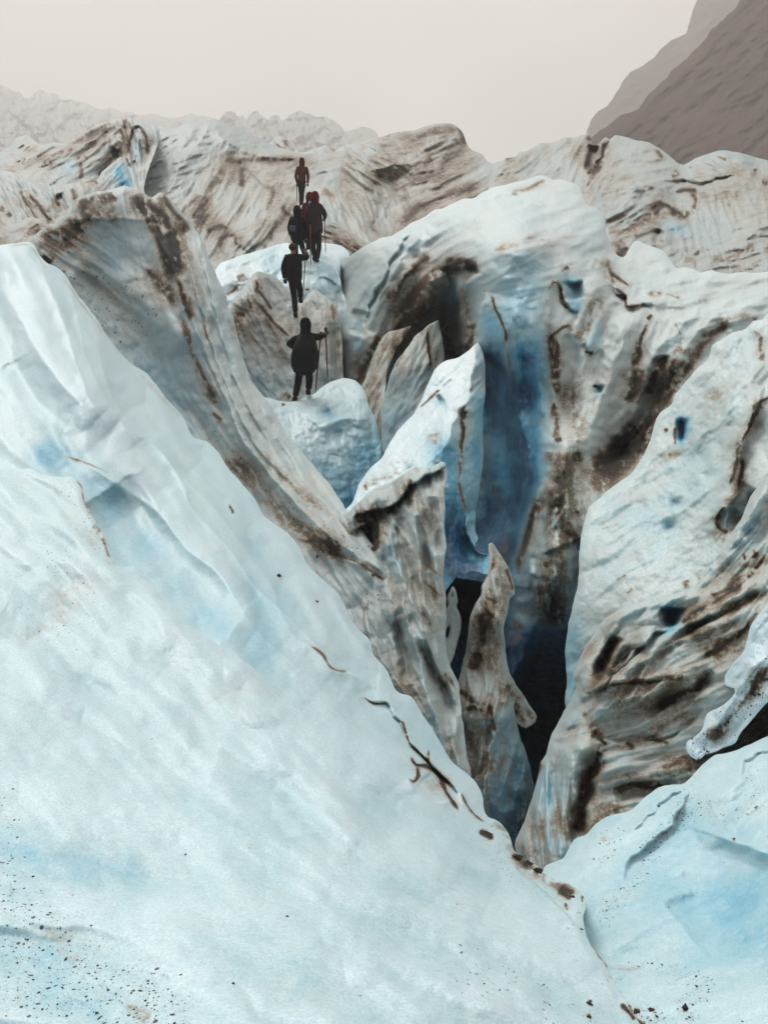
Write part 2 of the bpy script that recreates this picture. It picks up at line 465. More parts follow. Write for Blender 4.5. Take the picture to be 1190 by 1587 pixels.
# foreground slope, running down to the lip of the crevasse
SLOPE_DEPTH = [(-160,420,15),(0,381,13),(60,392,13),(200,560,11.5),(300,680,10.3),(400,780,9.3),(480,880,8.5),(580,1010,7.6),(660,1115,6.9),(750,1250,6),(835,1350,5.2),(905,1400,4.6),(940,1500,3.8),(1000,1620,3.1),
  (0,700,8),(0,1000,5.2),(0,1300,3.4),(0,1600,2.4),(300,1600,2.3),(600,1600,2.5),(850,1600,2.9),(200,900,6.5),(400,1100,5.1),(600,1300,4.2),(300,1300,3.7),(150,600,9.4),(800,1450,3.7),(700,1320,4.5)]
ice_mass('foreground_slope',
 [(-340,480),(-160,420),(-60,395),(0,381),(12,378),(45,375),(55,381),(62,395),(75,408),(92,416),(108,437),(125,462),(148,490),(160,510),(175,532),(200,560),(215,571),(228,579),(245,600),(262,622),(285,648),(300,677),(320,685),(338,701),(355,728),(380,755),(397,775),(408,798),(422,810),(447,828),(462,847),(475,872),(485,885),(510,908),(525,920),(540,950),(555,975),(572,990),(580,1015),(600,1040),(615,1070),(640,1083),(660,1115),(680,1145),(700,1180),(718,1195),(735,1210),(748,1235),(752,1262),(775,1275),(790,1295),(797,1318),(806,1325),(812,1334),(822,1338),(832,1342),(838,1352),(850,1356),(862,1366),(880,1370),(895,1379),(905,1390),(908,1404),(903,1425),(914,1462),(938,1492),(951,1522),(962,1545),(978,1566),(1000,1600),(1040,1680),(-340,1680)],
 SLOPE_DEPTH,
 ICE_NEAR, [(100,450,.5,1),(250,720,.7,1),(420,950,.65,1),(130,820,1,.9),(300,1150,1,.9),(520,1230,1,.75),(200,1450,1,.22),(700,1450,1,.5)],
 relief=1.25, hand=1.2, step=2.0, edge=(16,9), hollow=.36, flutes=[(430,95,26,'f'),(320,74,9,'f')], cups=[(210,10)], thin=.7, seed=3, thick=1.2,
 dirt=(-.03,.18,42), blue=(.20,.12), speck=.16, kind='structure', strokes=[
 # ledge on the left with the blue hollow beside it

 ('B',[(70,712)],26,.26),('B',[(75,705),(125,735),(165,775),(205,840),(255,890),(330,965),(400,1025)],36,.20),
 ('G',[(165,760),(215,840),(280,910),(360,975)],55,20),
 ('R',[(100,700),(160,735),(240,790),(290,850),(340,890),(400,980),(470,1040),(500,1065)],30,12),
 ('R',[(180,660),(240,690),(275,735),(300,790),(355,850),(392,905),(450,960),(520,1030),(560,1070)],26,12),
 
 ('R',[(60,400),(78,450),(100,500),(118,560),(140,620),(175,670)],24,10),
 ('R',[(100,420),(118,480),(130,540),(155,600),(210,690)],24,8),
 ('R',[(480,1010),(440,960),(420,905),(380,850),(350,810),(335,790),(290,745),(240,690),(190,640),(165,590),(150,540),(120,490),(100,440)],26,8),
 ('R',[(0,445),(25,480),(55,540),(100,600),(150,650)],30,10),
 ('G',[(20,560),(60,620),(110,650)],30,9),
 # flowing folds lower down
 ('R',[(640,1240),(570,1210),(520,1180),(470,1150),(430,1120),(370,1080),(310,1020),(260,980)],40,5),
 ('R',[(720,1340),(640,1300),(570,1270),(500,1210),(455,1165),(430,1130)],34,5),
 ('R',[(560,1300),(480,1250),(440,1190),(410,1130),(370,1080)],30,4),
 ('R',[(290,1240),(350,1275),(420,1300),(500,1290),(570,1310),(660,1350),(760,1390)],42,9),
 ('G',[(0,1010),(90,1060),(200,1140),(330,1190)],60,9),
 ('B',[(290,1240),(350,1275),(420,1290)],26,.12),('B',[(30,1320),(100,1345),(200,1350)],32,.16),('B',[(380,1480),(460,1500)],40,.12),
 # shelf and cracks by the lip
 ('L',[(455,985),(480,1000),(500,1014),(515,1037),(545,1043),(575,1062)],30,9),('D',[(480,1000),(500,1014),(514,1035),(540,1042)],3.5,.7),
 ('L',[(560,1078),(580,1090),(600,1089),(608,1108),(620,1117),(634,1150),(650,1166),(664,1180),(685,1203),(704,1222),(715,1245),(728,1260)][::-1],26,12),
 ('D',[(563,1080),(580,1091),(602,1089)],2.6,1.0),('D',[(615,1115),(624,1120),(634,1150),(650,1167),(664,1183)],2.6,1.3),
 ('D',[(636,1172),(644,1185),(662,1187),(682,1205),(704,1220)],4.2,1.4),('D',[(646,1188),(648,1203),(640,1212),(634,1207)],3.5,1.4),('D',[(682,1204),(690,1225),(700,1240),(710,1256)],4.5,1.5),
 ('D',[(665,1160),(664,1182),(680,1200),(700,1214)],3.0,1.0),('D',[(714,1228),(722,1245),(734,1262),(752,1275)],2.6,.8),
 ('L',[(634,1208),(645,1225),(665,1238),(680,1243),(700,1240)],22,7),('S',[(645,1215),(670,1228),(690,1225)],18,.6),('S',[(625,1165),(640,1180)],16,.5),
 ('D',[(660,1210),(680,1230)],18,.18),('G',[(655,1205),(680,1225)],14,6),
 ('D',[(742,1288),(752,1292),(764,1299)],5.5,1.9),('S',[(748,1300),(775,1310),(760,1325)],26,.9),
 ('D',[(760,1272),(785,1290),(798,1318),(815,1340),(850,1362),(900,1390)],13,.62),('S',[(765,1278),(800,1320),(850,1362),(900,1395)],22,.9),
 ('D',[(794,1324),(803,1332)],5,1.3),('D',[(812,1332),(815,1345)],5.5,1.6),('D',[(828,1348),(834,1354)],6,1.7),('D',[(865,1378),(885,1392)],8,.9),('D',[(876,1400),(878,1410)],4,1.1),('D',[(903,1388),(902,1398)],4,1.3),
 ('L',[(797,1320),(800,1340),(810,1355),(840,1380),(862,1402),(885,1425),(912,1460),(938,1495)],40,10),
 ('S',[(800,1350),(850,1400),(900,1450),(940,1500)],26,.55),('D',[(905,1440),(920,1470),(938,1495),(948,1520)],3.2,.9),('D',[(962,1556),(975,1570),(984,1582)],5.5,1.6),
 ('D',[(912,1558),(916,1550)],3.2,1.4),('D',[(910,1577),(914,1572)],4,1.5),
 # scattered dirt
 ('D',[(95,705),(118,712),(140,720),(172,734)],2.4,.6),
 ('S',[(322,745),(340,768)],6,.8),('D',[(355,780),(362,796)],2.6,.8),('D',[(430,891),(436,894)],2.6,1.7),('D',[(489,930),(493,934)],2,1.2),
 ('D',[(255,612),(262,620)],4,.7),('S',[(90,870),(130,900),(120,960),(80,980)],36,.55),('D',[(20,990),(90,960),(110,880)],34,.14),('D',[(150,690),(200,720),(300,830),(345,868)],20,.10),
 ('D',[(215,575),(245,610),(285,650)],9,.26),('D',[(10,383),(45,380),(75,420)],5,.45),('D',[(92,420),(130,475),(165,520),(212,572)],5,.35),
 ('S',[(0,1230),(15,1290),(0,1370),(10,1440)],26,.85),('S',[(10,1400),(70,1435),(120,1480),(190,1530),(260,1580)],52,.95),('S',[(0,1500),(90,1560),(190,1600)],70,.8),
 ('B',[(0,1440),(60,1500),(120,1590)],80,.14),('D',[(70,1440),(110,1480),(130,1500)],16,.24),('D',[(190,1555),(235,1580)],14,.35),
 ('S',[(730,1500),(850,1560),(910,1590)],60,.5),('D',[(0,860),(0,1300)],5,.1)])

# near shoulder of the slope, its lip standing proud of the hollow behind
ice_mass('foreground_shoulder',
 [(-160,715),(-60,722),(20,728),(50,726),(62,734),(80,738),(100,740),(112,738),(120,745),(127,755),(130,774),(136,785),(145,800),(151,815),(160,826),(165,840),(167,853),(174,868),(181,877),(195,878),(210,877),(220,886),(235,905),(248,925),(262,941),(282,963),(302,978),(325,992),(347,1005),(375,1022),(405,1045),(450,1085),(520,1150),(600,1240),(600,1400),(300,1420),(-160,1400)],
 [(-160,715,.45),(20,728,.40),(75,738,.42),(120,745,.50),(130,774,.55),(145,800,.55),(165,845,.5),(190,878,.46),(210,878,.42),(235,905,.36),(262,941,.32),(302,978,.26),(347,1005,.2),(405,1045,.12),(450,1085,.06),(520,1150,-.03),(600,1240,-.12),(600,1400,-.15),
  (60,820,.30),(0,850,.22),(0,1000,.06),(0,1200,-.12),(-100,1400,-.2),(150,1000,.10),(150,1200,-.10),(300,1200,-.06),(300,1400,-.15),(420,1250,-.1)],
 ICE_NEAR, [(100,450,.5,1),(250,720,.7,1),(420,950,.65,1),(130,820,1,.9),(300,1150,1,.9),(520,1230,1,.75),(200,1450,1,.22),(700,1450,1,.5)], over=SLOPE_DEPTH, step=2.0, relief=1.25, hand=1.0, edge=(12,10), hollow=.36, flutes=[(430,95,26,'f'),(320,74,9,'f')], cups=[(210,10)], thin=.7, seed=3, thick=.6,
 dirt=(-.02,.18,42), blue=(.18,.12), speck=.18, kind='structure', strokes=[
 ('D',[(112,738),(120,746),(128,756),(131,775),(146,803)],5,.9),('D',[(146,812),(158,832),(168,858),(178,874)],8,.75),('S',[(110,750),(140,800),(160,845)],20,.9),
 ('D',[(90,790),(120,820),(150,850)],14,.16),('S',[(90,870),(130,900),(120,960),(80,980)],40,.75),('D',[(20,990),(90,960),(110,880)],30,.20),('R',[(0,880),(80,870),(150,885),(220,930),(300,1000),(380,1060)],40,8),
 ('G',[(0,960),(70,985),(130,940)],45,7),('B',[(40,930),(10,960)],40,.10)])

# right foreground slope
ice_mass('right_foreground_slope',
 [(1530,1085),(1200,1136),(1190,1140),(1172,1149),(1150,1158),(1140,1162),(1120,1168),(1105,1172),(1085,1188),(1060,1214),(1040,1217),(1020,1220),(1005,1232),(995,1240),(975,1257),(950,1262),(925,1274),(910,1291),(890,1301),(880,1318),(872,1332),(850,1340),(842,1346),(835,1375),(850,1440),(900,1540),(960,1680),(1530,1680)],
 [(1530,1085,7.5),(1190,1140,6.9),(1060,1215,6.7),(950,1262,6.5),(870,1335,6.3),(850,1420,5.3),(900,1440,4.8),(950,1530,4.1),(1000,1600,3.6),(1190,1600,3.3),(1100,1320,5.5),(1190,1300,5.2),(1000,1350,5.6),(1100,1480,4.35),(1530,1600,3.3),(1530,1300,5)],
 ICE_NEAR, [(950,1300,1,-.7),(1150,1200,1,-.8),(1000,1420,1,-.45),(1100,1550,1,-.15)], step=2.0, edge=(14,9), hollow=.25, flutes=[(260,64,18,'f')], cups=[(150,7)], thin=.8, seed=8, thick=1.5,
 dirt=(-.1,.14,50), blue=(.25,.10), speck=.22, kind='structure', strokes=[
 ('L',[(975,1290),(1000,1270),(1030,1238),(1048,1228),(1070,1222)][::-1],30,5),
 ('L',[(965,1365),(975,1335),(990,1325),(1000,1312),(1035,1285),(1050,1262),(1063,1238),(1072,1222)][::-1],30,8),
 ('D',[(1066,1240),(1055,1255),(1045,1275),(1030,1292),(1010,1300)],6,.4),('S',[(1068,1242),(1045,1285),(1010,1310),(1000,1350),(960,1390),(940,1420)],17,.9),
 ('L',[(1148,1210),(1155,1180),(1175,1168),(1200,1166)],40,-5),('S',[(1160,1185),(1170,1230),(1190,1240),(1130,1258),(1085,1252)],18,.85),('D',[(1080,1258),(1140,1258),(1190,1255)],14,.14),
 ('B',[(1090,1300),(1140,1340),(1150,1400),(1080,1400)],80,.13),('B',[(1190,1450),(1130,1430)],50,.16),('B',[(905,1395),(930,1370),(955,1350)],22,.14),
 ('G',[(1150,1310),(1120,1390),(1060,1440)],70,18),
 ('D',[(930,1300),(950,1300)],9,.28),('S',[(925,1305),(950,1300),(935,1330)],18,.7),('D',[(915,1410),(960,1390),(1000,1375)],9,.12),
 ('D',[(940,1500),(975,1502),(1000,1500)],4,.3),('S',[(960,1505),(1010,1500)],16,.6),('S',[(1040,1510),(1070,1520),(1095,1528),(1060,1560),(1070,1580)],18,.95),
 ('D',[(1059,1560),(1064,1566)],4,1.6),('D',[(1010,1564),(1014,1566)],3,1.5),('D',[(983,1566),(992,1567)],4,1.3),('D',[(972,1555),(980,1575),(1000,1590)],7,.8),('S',[(980,1570),(1020,1580)],20,.9),
 ('R',[(905,1430),(950,1400),(1010,1400),(1070,1380)],30,8),('G',[(950,1490),(1000,1475),(1060,1470)],30,4),
 ('D',[(1135,1298),(1138,1304)],2.5,1),('D',[(1035,1405),(1036,1407)],2,1.2),('D',[(1020,1250),(1019,1251)],2.5,1.2)])

# tall dirty fin on the left
ice_mass('ice_fin',
 [(-40,420),(20,392),(50,367),(88,343),(110,325),(128,305),(140,300),(165,295),(185,290),(195,288),(205,293),(212,291),(225,300),(236,306),(246,299),(254,299),(262,308),(275,321),(288,337),(298,345),(305,358),(315,375),(322,398),(330,412),(342,440),(352,462),(353,477),(360,490),(368,520),(375,545),(378,557),(390,590),(402,606),(412,618),(426,640),(445,672),(470,702),(490,727),(512,752),(528,775),(540,794),(560,822),(580,848),(600,875),(612,895),(618,920),(619,960),(613,1010),(616,1045),(626,1080),(650,1130),(560,1130),(430,960),(300,780),(150,620),(20,500)],
 [(-40,420,18),(50,367,18),(195,290,18),(300,345,17.6),(355,480,16.2),(412,620,15),(470,700,14),(540,795,12.6),(612,895,11.2),(618,1045,10.4),(650,1130,10),(150,540,16.4),(250,640,15.2),(300,720,13.9),(400,820,12.4),(500,950,11.2),(600,1080,10.2),(260,440,16.6)],
 ICE_MID, [(240,330,.35,1),(330,500,.35,1),(400,700,.6,1),(520,860,.8,1),(600,1000,.15,1),(120,420,.8,.6)], step=2.0, hand=2.0, edge=(12,9), flutes=[(260,42,9,'f'),(170,20,4,'r'),(50,9,1,'f')], cups=[(100,8)], seed=11, thick=2.2,
 dirt=(.03,.15,30), blue=(.10,.14), speck=.35, wash=.15, groove_dirt_shade=.06, label='tall dirt streaked ice fin rising behind the left foreground slope', cat='ice formation', strokes=[
 ('R',[(208,296),(235,350),(262,400),(285,450),(300,500),(322,570),(350,630),(385,690),(440,760),(510,830),(585,880),(612,900)],26,18),
 ('G',[(170,340),(170,440),(200,520),(250,600),(320,700),(400,790),(480,850)],62,24),
 ('M',[(190,440),(280,520)],24,9),
 ('D',[(212,300),(232,330),(250,360),(262,395),(270,432)],15,1.25),('D',[(240,320),(262,350),(272,385),(274,425)],9,.9),('D',[(246,300),(258,312),(280,340),(292,362)],9,.8),
 ('D',[(276,435),(288,470),(296,495)],9,.7),('D',[(225,415),(250,440),(275,475)],8,.75),('D',[(278,490),(292,520),(305,560),(322,600),(345,640)],8,.62),('D',[(315,495),(325,530)],4,.6),('D',[(260,330),(285,400),(312,470)],20,.22),
 ('L',[(276,430),(285,460),(298,500),(330,575),(352,625),(372,680),(400,730)][::-1],22,8),
 ('L',[(305,360),(318,420),(330,470),(345,530),(365,590),(395,650),(430,705)][::-1],14,6),
 ('L',[(282,380),(300,440),(318,500),(336,560),(360,620),(395,690),(450,750)][::-1],14,6),
 ('D',[(118,318),(150,308),(185,303)],11,.9),('D',[(60,362),(80,370),(100,365),(130,345)],20,.7),('S',[(70,370),(110,400),(130,440),(170,480),(200,485)],46,1.0),('S',[(170,500),(200,480)],24,1),
 ('D',[(64,396),(74,402),(82,408)],7,1.6),('D',[(90,415),(100,425)],5,.8),('D',[(110,350),(150,330),(190,340)],16,.4),
 ('B',[(180,350),(178,400)],34,.18),('B',[(180,520),(230,590),(290,650)],42,.16),
 ('D',[(330,640),(345,655)],6,.6),('D',[(345,700),(400,750),(430,790),(480,830),(540,870)],20,.38),('D',[(400,700),(450,750),(520,810)],14,.28),('S',[(460,790),(520,840),(590,890),(605,940)],34,.9),('D',[(490,820),(530,850)],20,.30),
 ('D',[(465,838),(490,842),(510,857),(555,872),(575,885),(600,905)],3.6,.75),('D',[(590,920),(612,960)],17,.32),('D',[(610,1000),(618,1050),(625,1075)],6,.4),
 ('L',[(458,842),(490,842),(510,857),(555,872),(575,885),(600,905)],40,4),('S',[(340,720),(360,690),(330,660)],26,.6),
 ('D',[(378,550),(395,590),(410,612)],7,.35),('D',[(360,490),(370,530),(378,556)],8,.45),('T',[(195,520),(210,560)],8,.15)])

# fluted fin in front of the crevasse
ice_mass('fluted_ice_fin',
 [(520,805),(530,800),(542,793),(550,784),(562,773),(580,762),(600,757),(604,750),(618,740),(632,730),(640,732),(655,732),(665,725),(676,719),(685,714),(690,716),(692,735),(688,765),(690,790),(688,800),(690,830),(692,850),(688,870),(687,900),(690,920),(691,945),(690,972),(691,1000),(693,1018),(702,1040),(710,1058),(716,1110),(722,1160),(728,1210),(700,1220),(640,1150),(560,1080),(540,900)],
 [(540,793,12.3),(604,750,12.0),(690,716,11.8),(690,800,11.2),(690,945,10.8),(693,1030,10.4),(716,1110,9.9),(725,1210,9.4),(640,1150,9.6),(580,1050,10.3),(540,900,11.8),(640,850,11.2),(650,1000,10.4)],
 ICE_MID, [(620,800,.25,1),(650,950,.28,1),(660,1100,.3,1)], step=1.6, hand=2.6, edge=(4,3), flutes=[(150,32,16,'r'),(80,15,3,'f')], cups=[(46,7)], seed=19, thick=1.6,
 dirt=(0.10,.12,20), blue=(.10,.10), speck=.1, wash=0.23, label='fluted grey and white ice fin with a sharp brown lip, left of the blue crevasse', cat='ice formation', strokes=[
 ('L',[(545,800),(570,795),(590,790),(602,788),(622,770),(635,752),(660,738),(690,722)],26,-14),
 ('D',[(595,793),(612,786),(628,768),(636,752)],5.5,1.35),('D',[(545,800),(570,795),(590,792)],6,.6),('D',[(636,742),(634,757)],3,.9),('D',[(662,737),(666,750)],2.6,.7),('D',[(674,733),(682,728)],2.5,.6),
 ('D',[(550,808),(570,810),(585,818)],10,.85),('D',[(565,828),(575,840),(584,855)],9,1.3),('G',[(560,815),(580,845)],11,14),('D',[(580,790),(584,820),(586,848)],5,.7),
 ('G',[(618,800),(620,840),(632,880),(645,920)],9,9),('G',[(652,800),(655,840),(665,885)],10,10),('G',[(670,770),(672,820),(678,860)],8,8),
 ('R',[(600,800),(610,850),(625,900),(650,960),(668,1010),(690,1060)],11,13),('R',[(640,770),(648,850),(655,920),(675,980)],10,11),('R',[(618,905),(630,960),(650,1020),(660,1070),(680,1130),(690,1190)],11,14),
 ('G',[(612,960),(625,1010),(630,1060)],10,12),('G',[(655,990),(668,1030),(690,1070),(705,1110)],10,12),('D',[(650,1000),(670,1040),(695,1070)],4,.45),('D',[(660,875),(685,895)],2.5,.3),('D',[(655,900),(685,925)],2.5,.3),
 ('D',[(690,1040),(704,1065)],7,.45),('B',[(610,840),(605,870)],16,.12)])

ice_mass('ice_strut', [(697,915),(701,908),(705,914),(709,932),(707,940),(713,955),(714,975),(708,998),(703,1015),(697,1032),(693,1040),(686,1040),(686,995),(689,965),(690,945),(694,938),(692,928)],
 [(700,910,11.2),(714,965,11.3),(690,1040,11.0),(688,965,11.3)], ICE_MID, [(700,970,.1,1)], step=1.4, edge=(4,3), flutes=[(60,10,2,'f')], seed=23, thick=.5,
 holes=[[(696,968),(697,975),(694,988),(691,992),(690,984),(692,975)]], dirt=(.05,.1,10), blue=(.03,.06), wash=.1, jag=.4,
 label='thin curved strut of ice with a slit hole beside the fluted fin', cat='ice formation', strokes=[('D',[(698,925),(703,915)],4,.9)])

# white ramp ending in a point, blue side falling into the crevasse
ice_mass('ice_ramp',
 [(532,800),(545,778),(556,752),(566,738),(575,725),(590,712),(602,690),(615,670),(628,655),(642,640),(655,615),(665,590),(674,572),(688,560),(705,555),(722,545),(732,537),(739,531),(744,538),(750,552),(752,580),(751,618),(748,640),(750,690),(747,730),(741,770),(736,805),(737,825),(740,835),(735,845),(742,855),(758,860),(766,862),(766,885),(752,890),(745,888),(730,887),(721,893),(713,890),(704,898),(695,910),(676,935),(660,900),(600,830)],
 [(532,800,14.5),(575,725,15.5),(642,640,17),(674,572,18),(739,532,18.4),(750,600,17.6),(749,700,16.4),(737,820,15.2),(690,760,14.2),(700,900,13.6),(760,880,13.8),(600,800,14.0),(665,705,14.8),(725,640,16.2)],
 ICE_CLEAN, [(640,700,1,-.75),(700,620,1,-.9),(720,780,.02,1)], step=1.6, hand=2.0, edge=(4,3), flutes=[(90,18,3.5,'f'),(50,12,2,'r')], cups=[(40,4)], seed=27, thick=1.5,
 dirt=(-.04,.08,18), blue=(.04,.12), wash=.03, label='white pointed ice ramp with a blue side and a black dirt stripe', cat='ice formation', strokes=[
 ('R',[(739,534),(733,575),(728,600),(727,622),(712,635),(700,655),(690,690),(680,720)],16,12),
 ('B',[(690,700),(695,760),(705,840),(712,890)],32,.62),('B',[(744,620),(740,700),(736,790)],17,.40),('B',[(690,840),(700,880),(715,895)],34,.60),('B',[(735,875),(765,878)],22,.5),
 ('D',[(722,630),(718,650),(718,670),(715,690),(714,715),(711,745)],5.5,1.15),('D',[(711,745),(714,765),(720,785),(724,792)],3.6,.9),('D',[(724,630),(716,648)],7,.5),('T',[(726,625),(715,680)],6,.15),
 ('L',[(758,861),(742,855),(730,842),(722,820),(720,795)],26,14),('D',[(733,555),(737,578),(727,610)],5,.32),('D',[(672,670),(675,690)],9,.5),('D',[(650,632),(670,614),(682,603)],2,.9),
 ('B',[(682,622)],9,.35),('B',[(636,720)],12,.12),('D',[(565,750),(568,760)],3.5,.6),('D',[(560,748),(600,740),(620,728)],8,.3),('G',[(680,622),(686,618)],7,7),('D',[(600,720),(640,700)],12,.08)])

ice_mass('small_ice_ledge', [(560,780),(566,768),(580,758),(600,748),(620,738),(635,728),(645,724),(652,728),(662,732),(650,760),(600,790)], [(566,768,13.4),(645,724,13.4),(600,780,12.8)], ICE_MID, [(600,750,1,-.4)], step=1.8, edge=(4,3), flutes=[(60,14,2,'f')], seed=29, thick=.8,
 dirt=(.1,.2,14), blue=(.03,.05), wash=.12, label='small dull ice ledge tucked between the fluted fin and the white ramp', cat='ice formation', strokes=[('D',[(642,726),(650,728)],4,1.1)])

# block with the bright top on which the nearest walker stands
ice_mass('ice_block',
 [(380,650),(395,625),(408,616),(418,617),(430,621),(443,623),(458,622),(470,617),(484,612),(497,602),(512,593),(528,588),(538,587),(552,590),(562,600),(568,613),(572,628),(580,645),(586,664),(592,682),(597,692),(597,706),(590,720),(580,740),(566,765),(552,790),(540,820),(480,800),(420,720)],
 [(395,625,20.5),(418,617,21.2),(460,622,21.6),(500,601,22.3),(535,587,23),(560,600,22.4),(500,650,20.7),(585,664,21),(597,700,20.5),(560,770,19.4),(540,820,19),(450,680,19.6),(500,760,19),(420,720,19),(480,635,21.1)],
 ICE_CLEAN, [(520,700,.12,1),(500,620,1,-.2)], step=1.6, edge=(9,8), flutes=[(90,22,4,'f')], cups=[(34,5)], seed=31, thick=2.2,
 dirt=(-.12,.08,18), blue=(.16,.12), label='blue white ice block with a bright rounded top under the nearest walker', cat='ice formation', strokes=[
 ('R',[(470,640),(495,655),(535,650),(575,650)],26,10),('B',[(480,745),(550,750),(575,700)],36,.38),('B',[(545,780),(535,800)],24,.35),('B',[(520,660)],20,.1),('B',[(505,632),(512,645)],7,.3),
 ('S',[(425,627),(440,625)],8,.5),('D',[(437,627),(442,627)],2,1.2),('M',[(505,640)],10,-6),('M',[(525,672)],9,-5),('D',[(400,620),(420,660),(450,700)],14,.12)])

# leaning pinnacle in the mouth of the crevasse
ice_mass('ice_pinnacle',
 [(757,843),(761,841),(766,845),(772,855),(780,868),(788,880),(794,898),(797,921),(791,926),(786,948),(781,975),(782,1000),(786,1025),(791,1045),(797,1062),(800,1078),(796,1095),(799,1112),(804,1135),(812,1160),(822,1190),(830,1240),(818,1300),(790,1340),(730,1300),(700,1200),(712,1140),(713,1105),(708,1070),(709,1060),(714,1040),(720,1010),(724,985),(727,958),(735,940),(746,922),(746,910),(751,898),(757,880),(758,862)],
 [(761,842,11.8),(797,921,11.6),(782,990,11.2),(815,1084,11.2),(800,1135,11),(830,1240,11),(800,1320,10.6),(720,1010,11.2),(709,1065,10.9),(712,1140,10.5),(720,1260,9.8),(750,1100,10.3),(755,960,10.9),(765,1200,10.1)],
 ICE_MID, [(755,950,.1,1),(750,1150,-.15,1)], step=1.6, hand=2.0, edge=(4,3), flutes=[(90,20,7,'r'),(50,12,2,'f')], cups=[(40,6)], seed=37, thick=1.2,
 dirt=(0.19,.16,14), blue=(.08,.10), wash=0.26, label='pointed dirty ice pinnacle standing in the mouth of the crevasse', cat='ice formation', strokes=[
 ('D',[(762,850),(764,865),(762,880)],4,.6),('D',[(748,905),(757,890),(766,872)],2.5,.5),('D',[(742,930),(752,945),(765,958)],3,.6),('D',[(745,948),(748,965),(750,985),(748,1000)],9,.8),
 ('D',[(738,1010),(737,1025),(732,1040)],10,.85),('D',[(784,880),(795,915)],3.5,.7),('D',[(752,925),(770,935)],2.5,.4),('R',[(768,870),(778,940),(776,1000)],12,9),
 ('D',[(712,1070),(722,1078),(735,1090)],5,.8),('D',[(722,1100),(735,1095),(748,1103)],3.5,.8),('D',[(758,1090),(762,1115),(766,1135)],4,.8),('L',[(770,1080),(764,1110),(760,1150),(752,1200),(745,1260)][::-1],20,12),
 ('B',[(770,1130),(765,1200),(760,1280)],34,.42),('B',[(810,1180),(800,1260),(790,1320)],26,.45),('D',[(785,1060),(800,1085)],10,.5),('G',[(716,1120),(728,1180),(735,1240)],12,8)])
ice_mass('broken_ice_shard', [(785,1100),(787,1082),(790,1060),(794,1050),(800,1062),(808,1072),(813,1079),(818,1090),(825,1099),(832,1111),(829,1120),(822,1125),(815,1129),(806,1124),(797,1116)],
 [(780,1085,11.6),(806,1074,11.5),(830,1112,11.3),(800,1120,11.2)], ICE_MID, [(800,1100,.7,1)], step=1.6, edge=(4,3), flutes=[(50,14,3,'r')], seed=41, thick=.6, dirt=(.38,.3,10), blue=(.05,.05), wash=.1, jag=.5,
 label='broken brown stained ice shard on the right foot of the pinnacle', cat='ice formation', strokes=[('D',[(780,1090),(800,1110)],8,.7)])

# leaning slab with a blue-grey face beyond the ramp
ice_mass('leaning_ice_slab',
 [(590,640),(597,610),(602,590),(610,570),(618,555),(630,540),(642,522),(655,512),(664,503),(672,499),(680,495),(681,508),(686,525),(688,550),(688,575),(684,590),(670,640),(640,680),(610,720),(594,700)],
 [(597,610,21),(642,520,22),(680,495,22.4),(688,560,21.8),(600,690,20.3),(640,640,20.2),(640,570,20.6)], ICE_MID, [(640,600,.5,-1)], step=1.7, edge=(4,3), flutes=[(70,20,4,'f'),(40,10,1.5,'r')], seed=43, thick=1.2,
 dirt=(0.12,.10,16), blue=(.13,.10), wash=.10, label='leaning grey blue ice slab with a dark seam, behind the white ramp', cat='ice formation', strokes=[
 ('D',[(662,512),(662,530),(666,555),(668,572)],2.8,1.1),('L',[(662,512),(664,540),(668,572)],16,6),('D',[(608,575),(620,555),(640,525),(670,502)],4,.6),('B',[(615,640),(640,600)],34,.18),('D',[(675,560),(680,540)],3,.4),('D',[(676,497),(684,505)],5,.5),('B',[(612,690)],18,.25)])
ice_mass('brown_ice_slab',
 [(548,620),(560,600),(565,590),(572,570),(580,548),(590,528),(600,515),(612,512),(625,508),(637,505),(628,520),(612,545),(602,570),(597,600),(594,640),(596,690),(592,720),(570,700)],
 [(560,600,22.5),(600,515,23.2),(637,505,23),(597,600,22),(596,690,21.2),(580,650,21.6)], ICE_MID, [(590,600,.35,-1)], step=1.7, edge=(4,3), flutes=[(80,14,4,'r')], seed=47, thick=1.0,
 dirt=(.32,.3,10), blue=(.02,.05), wash=.1, label='narrow brown dirty ice slab beside the leaning grey slab', cat='ice formation', strokes=[('D',[(636,508),(622,530),(612,545)],5,1.2),('T',[(600,518),(620,510)],8,.4)])

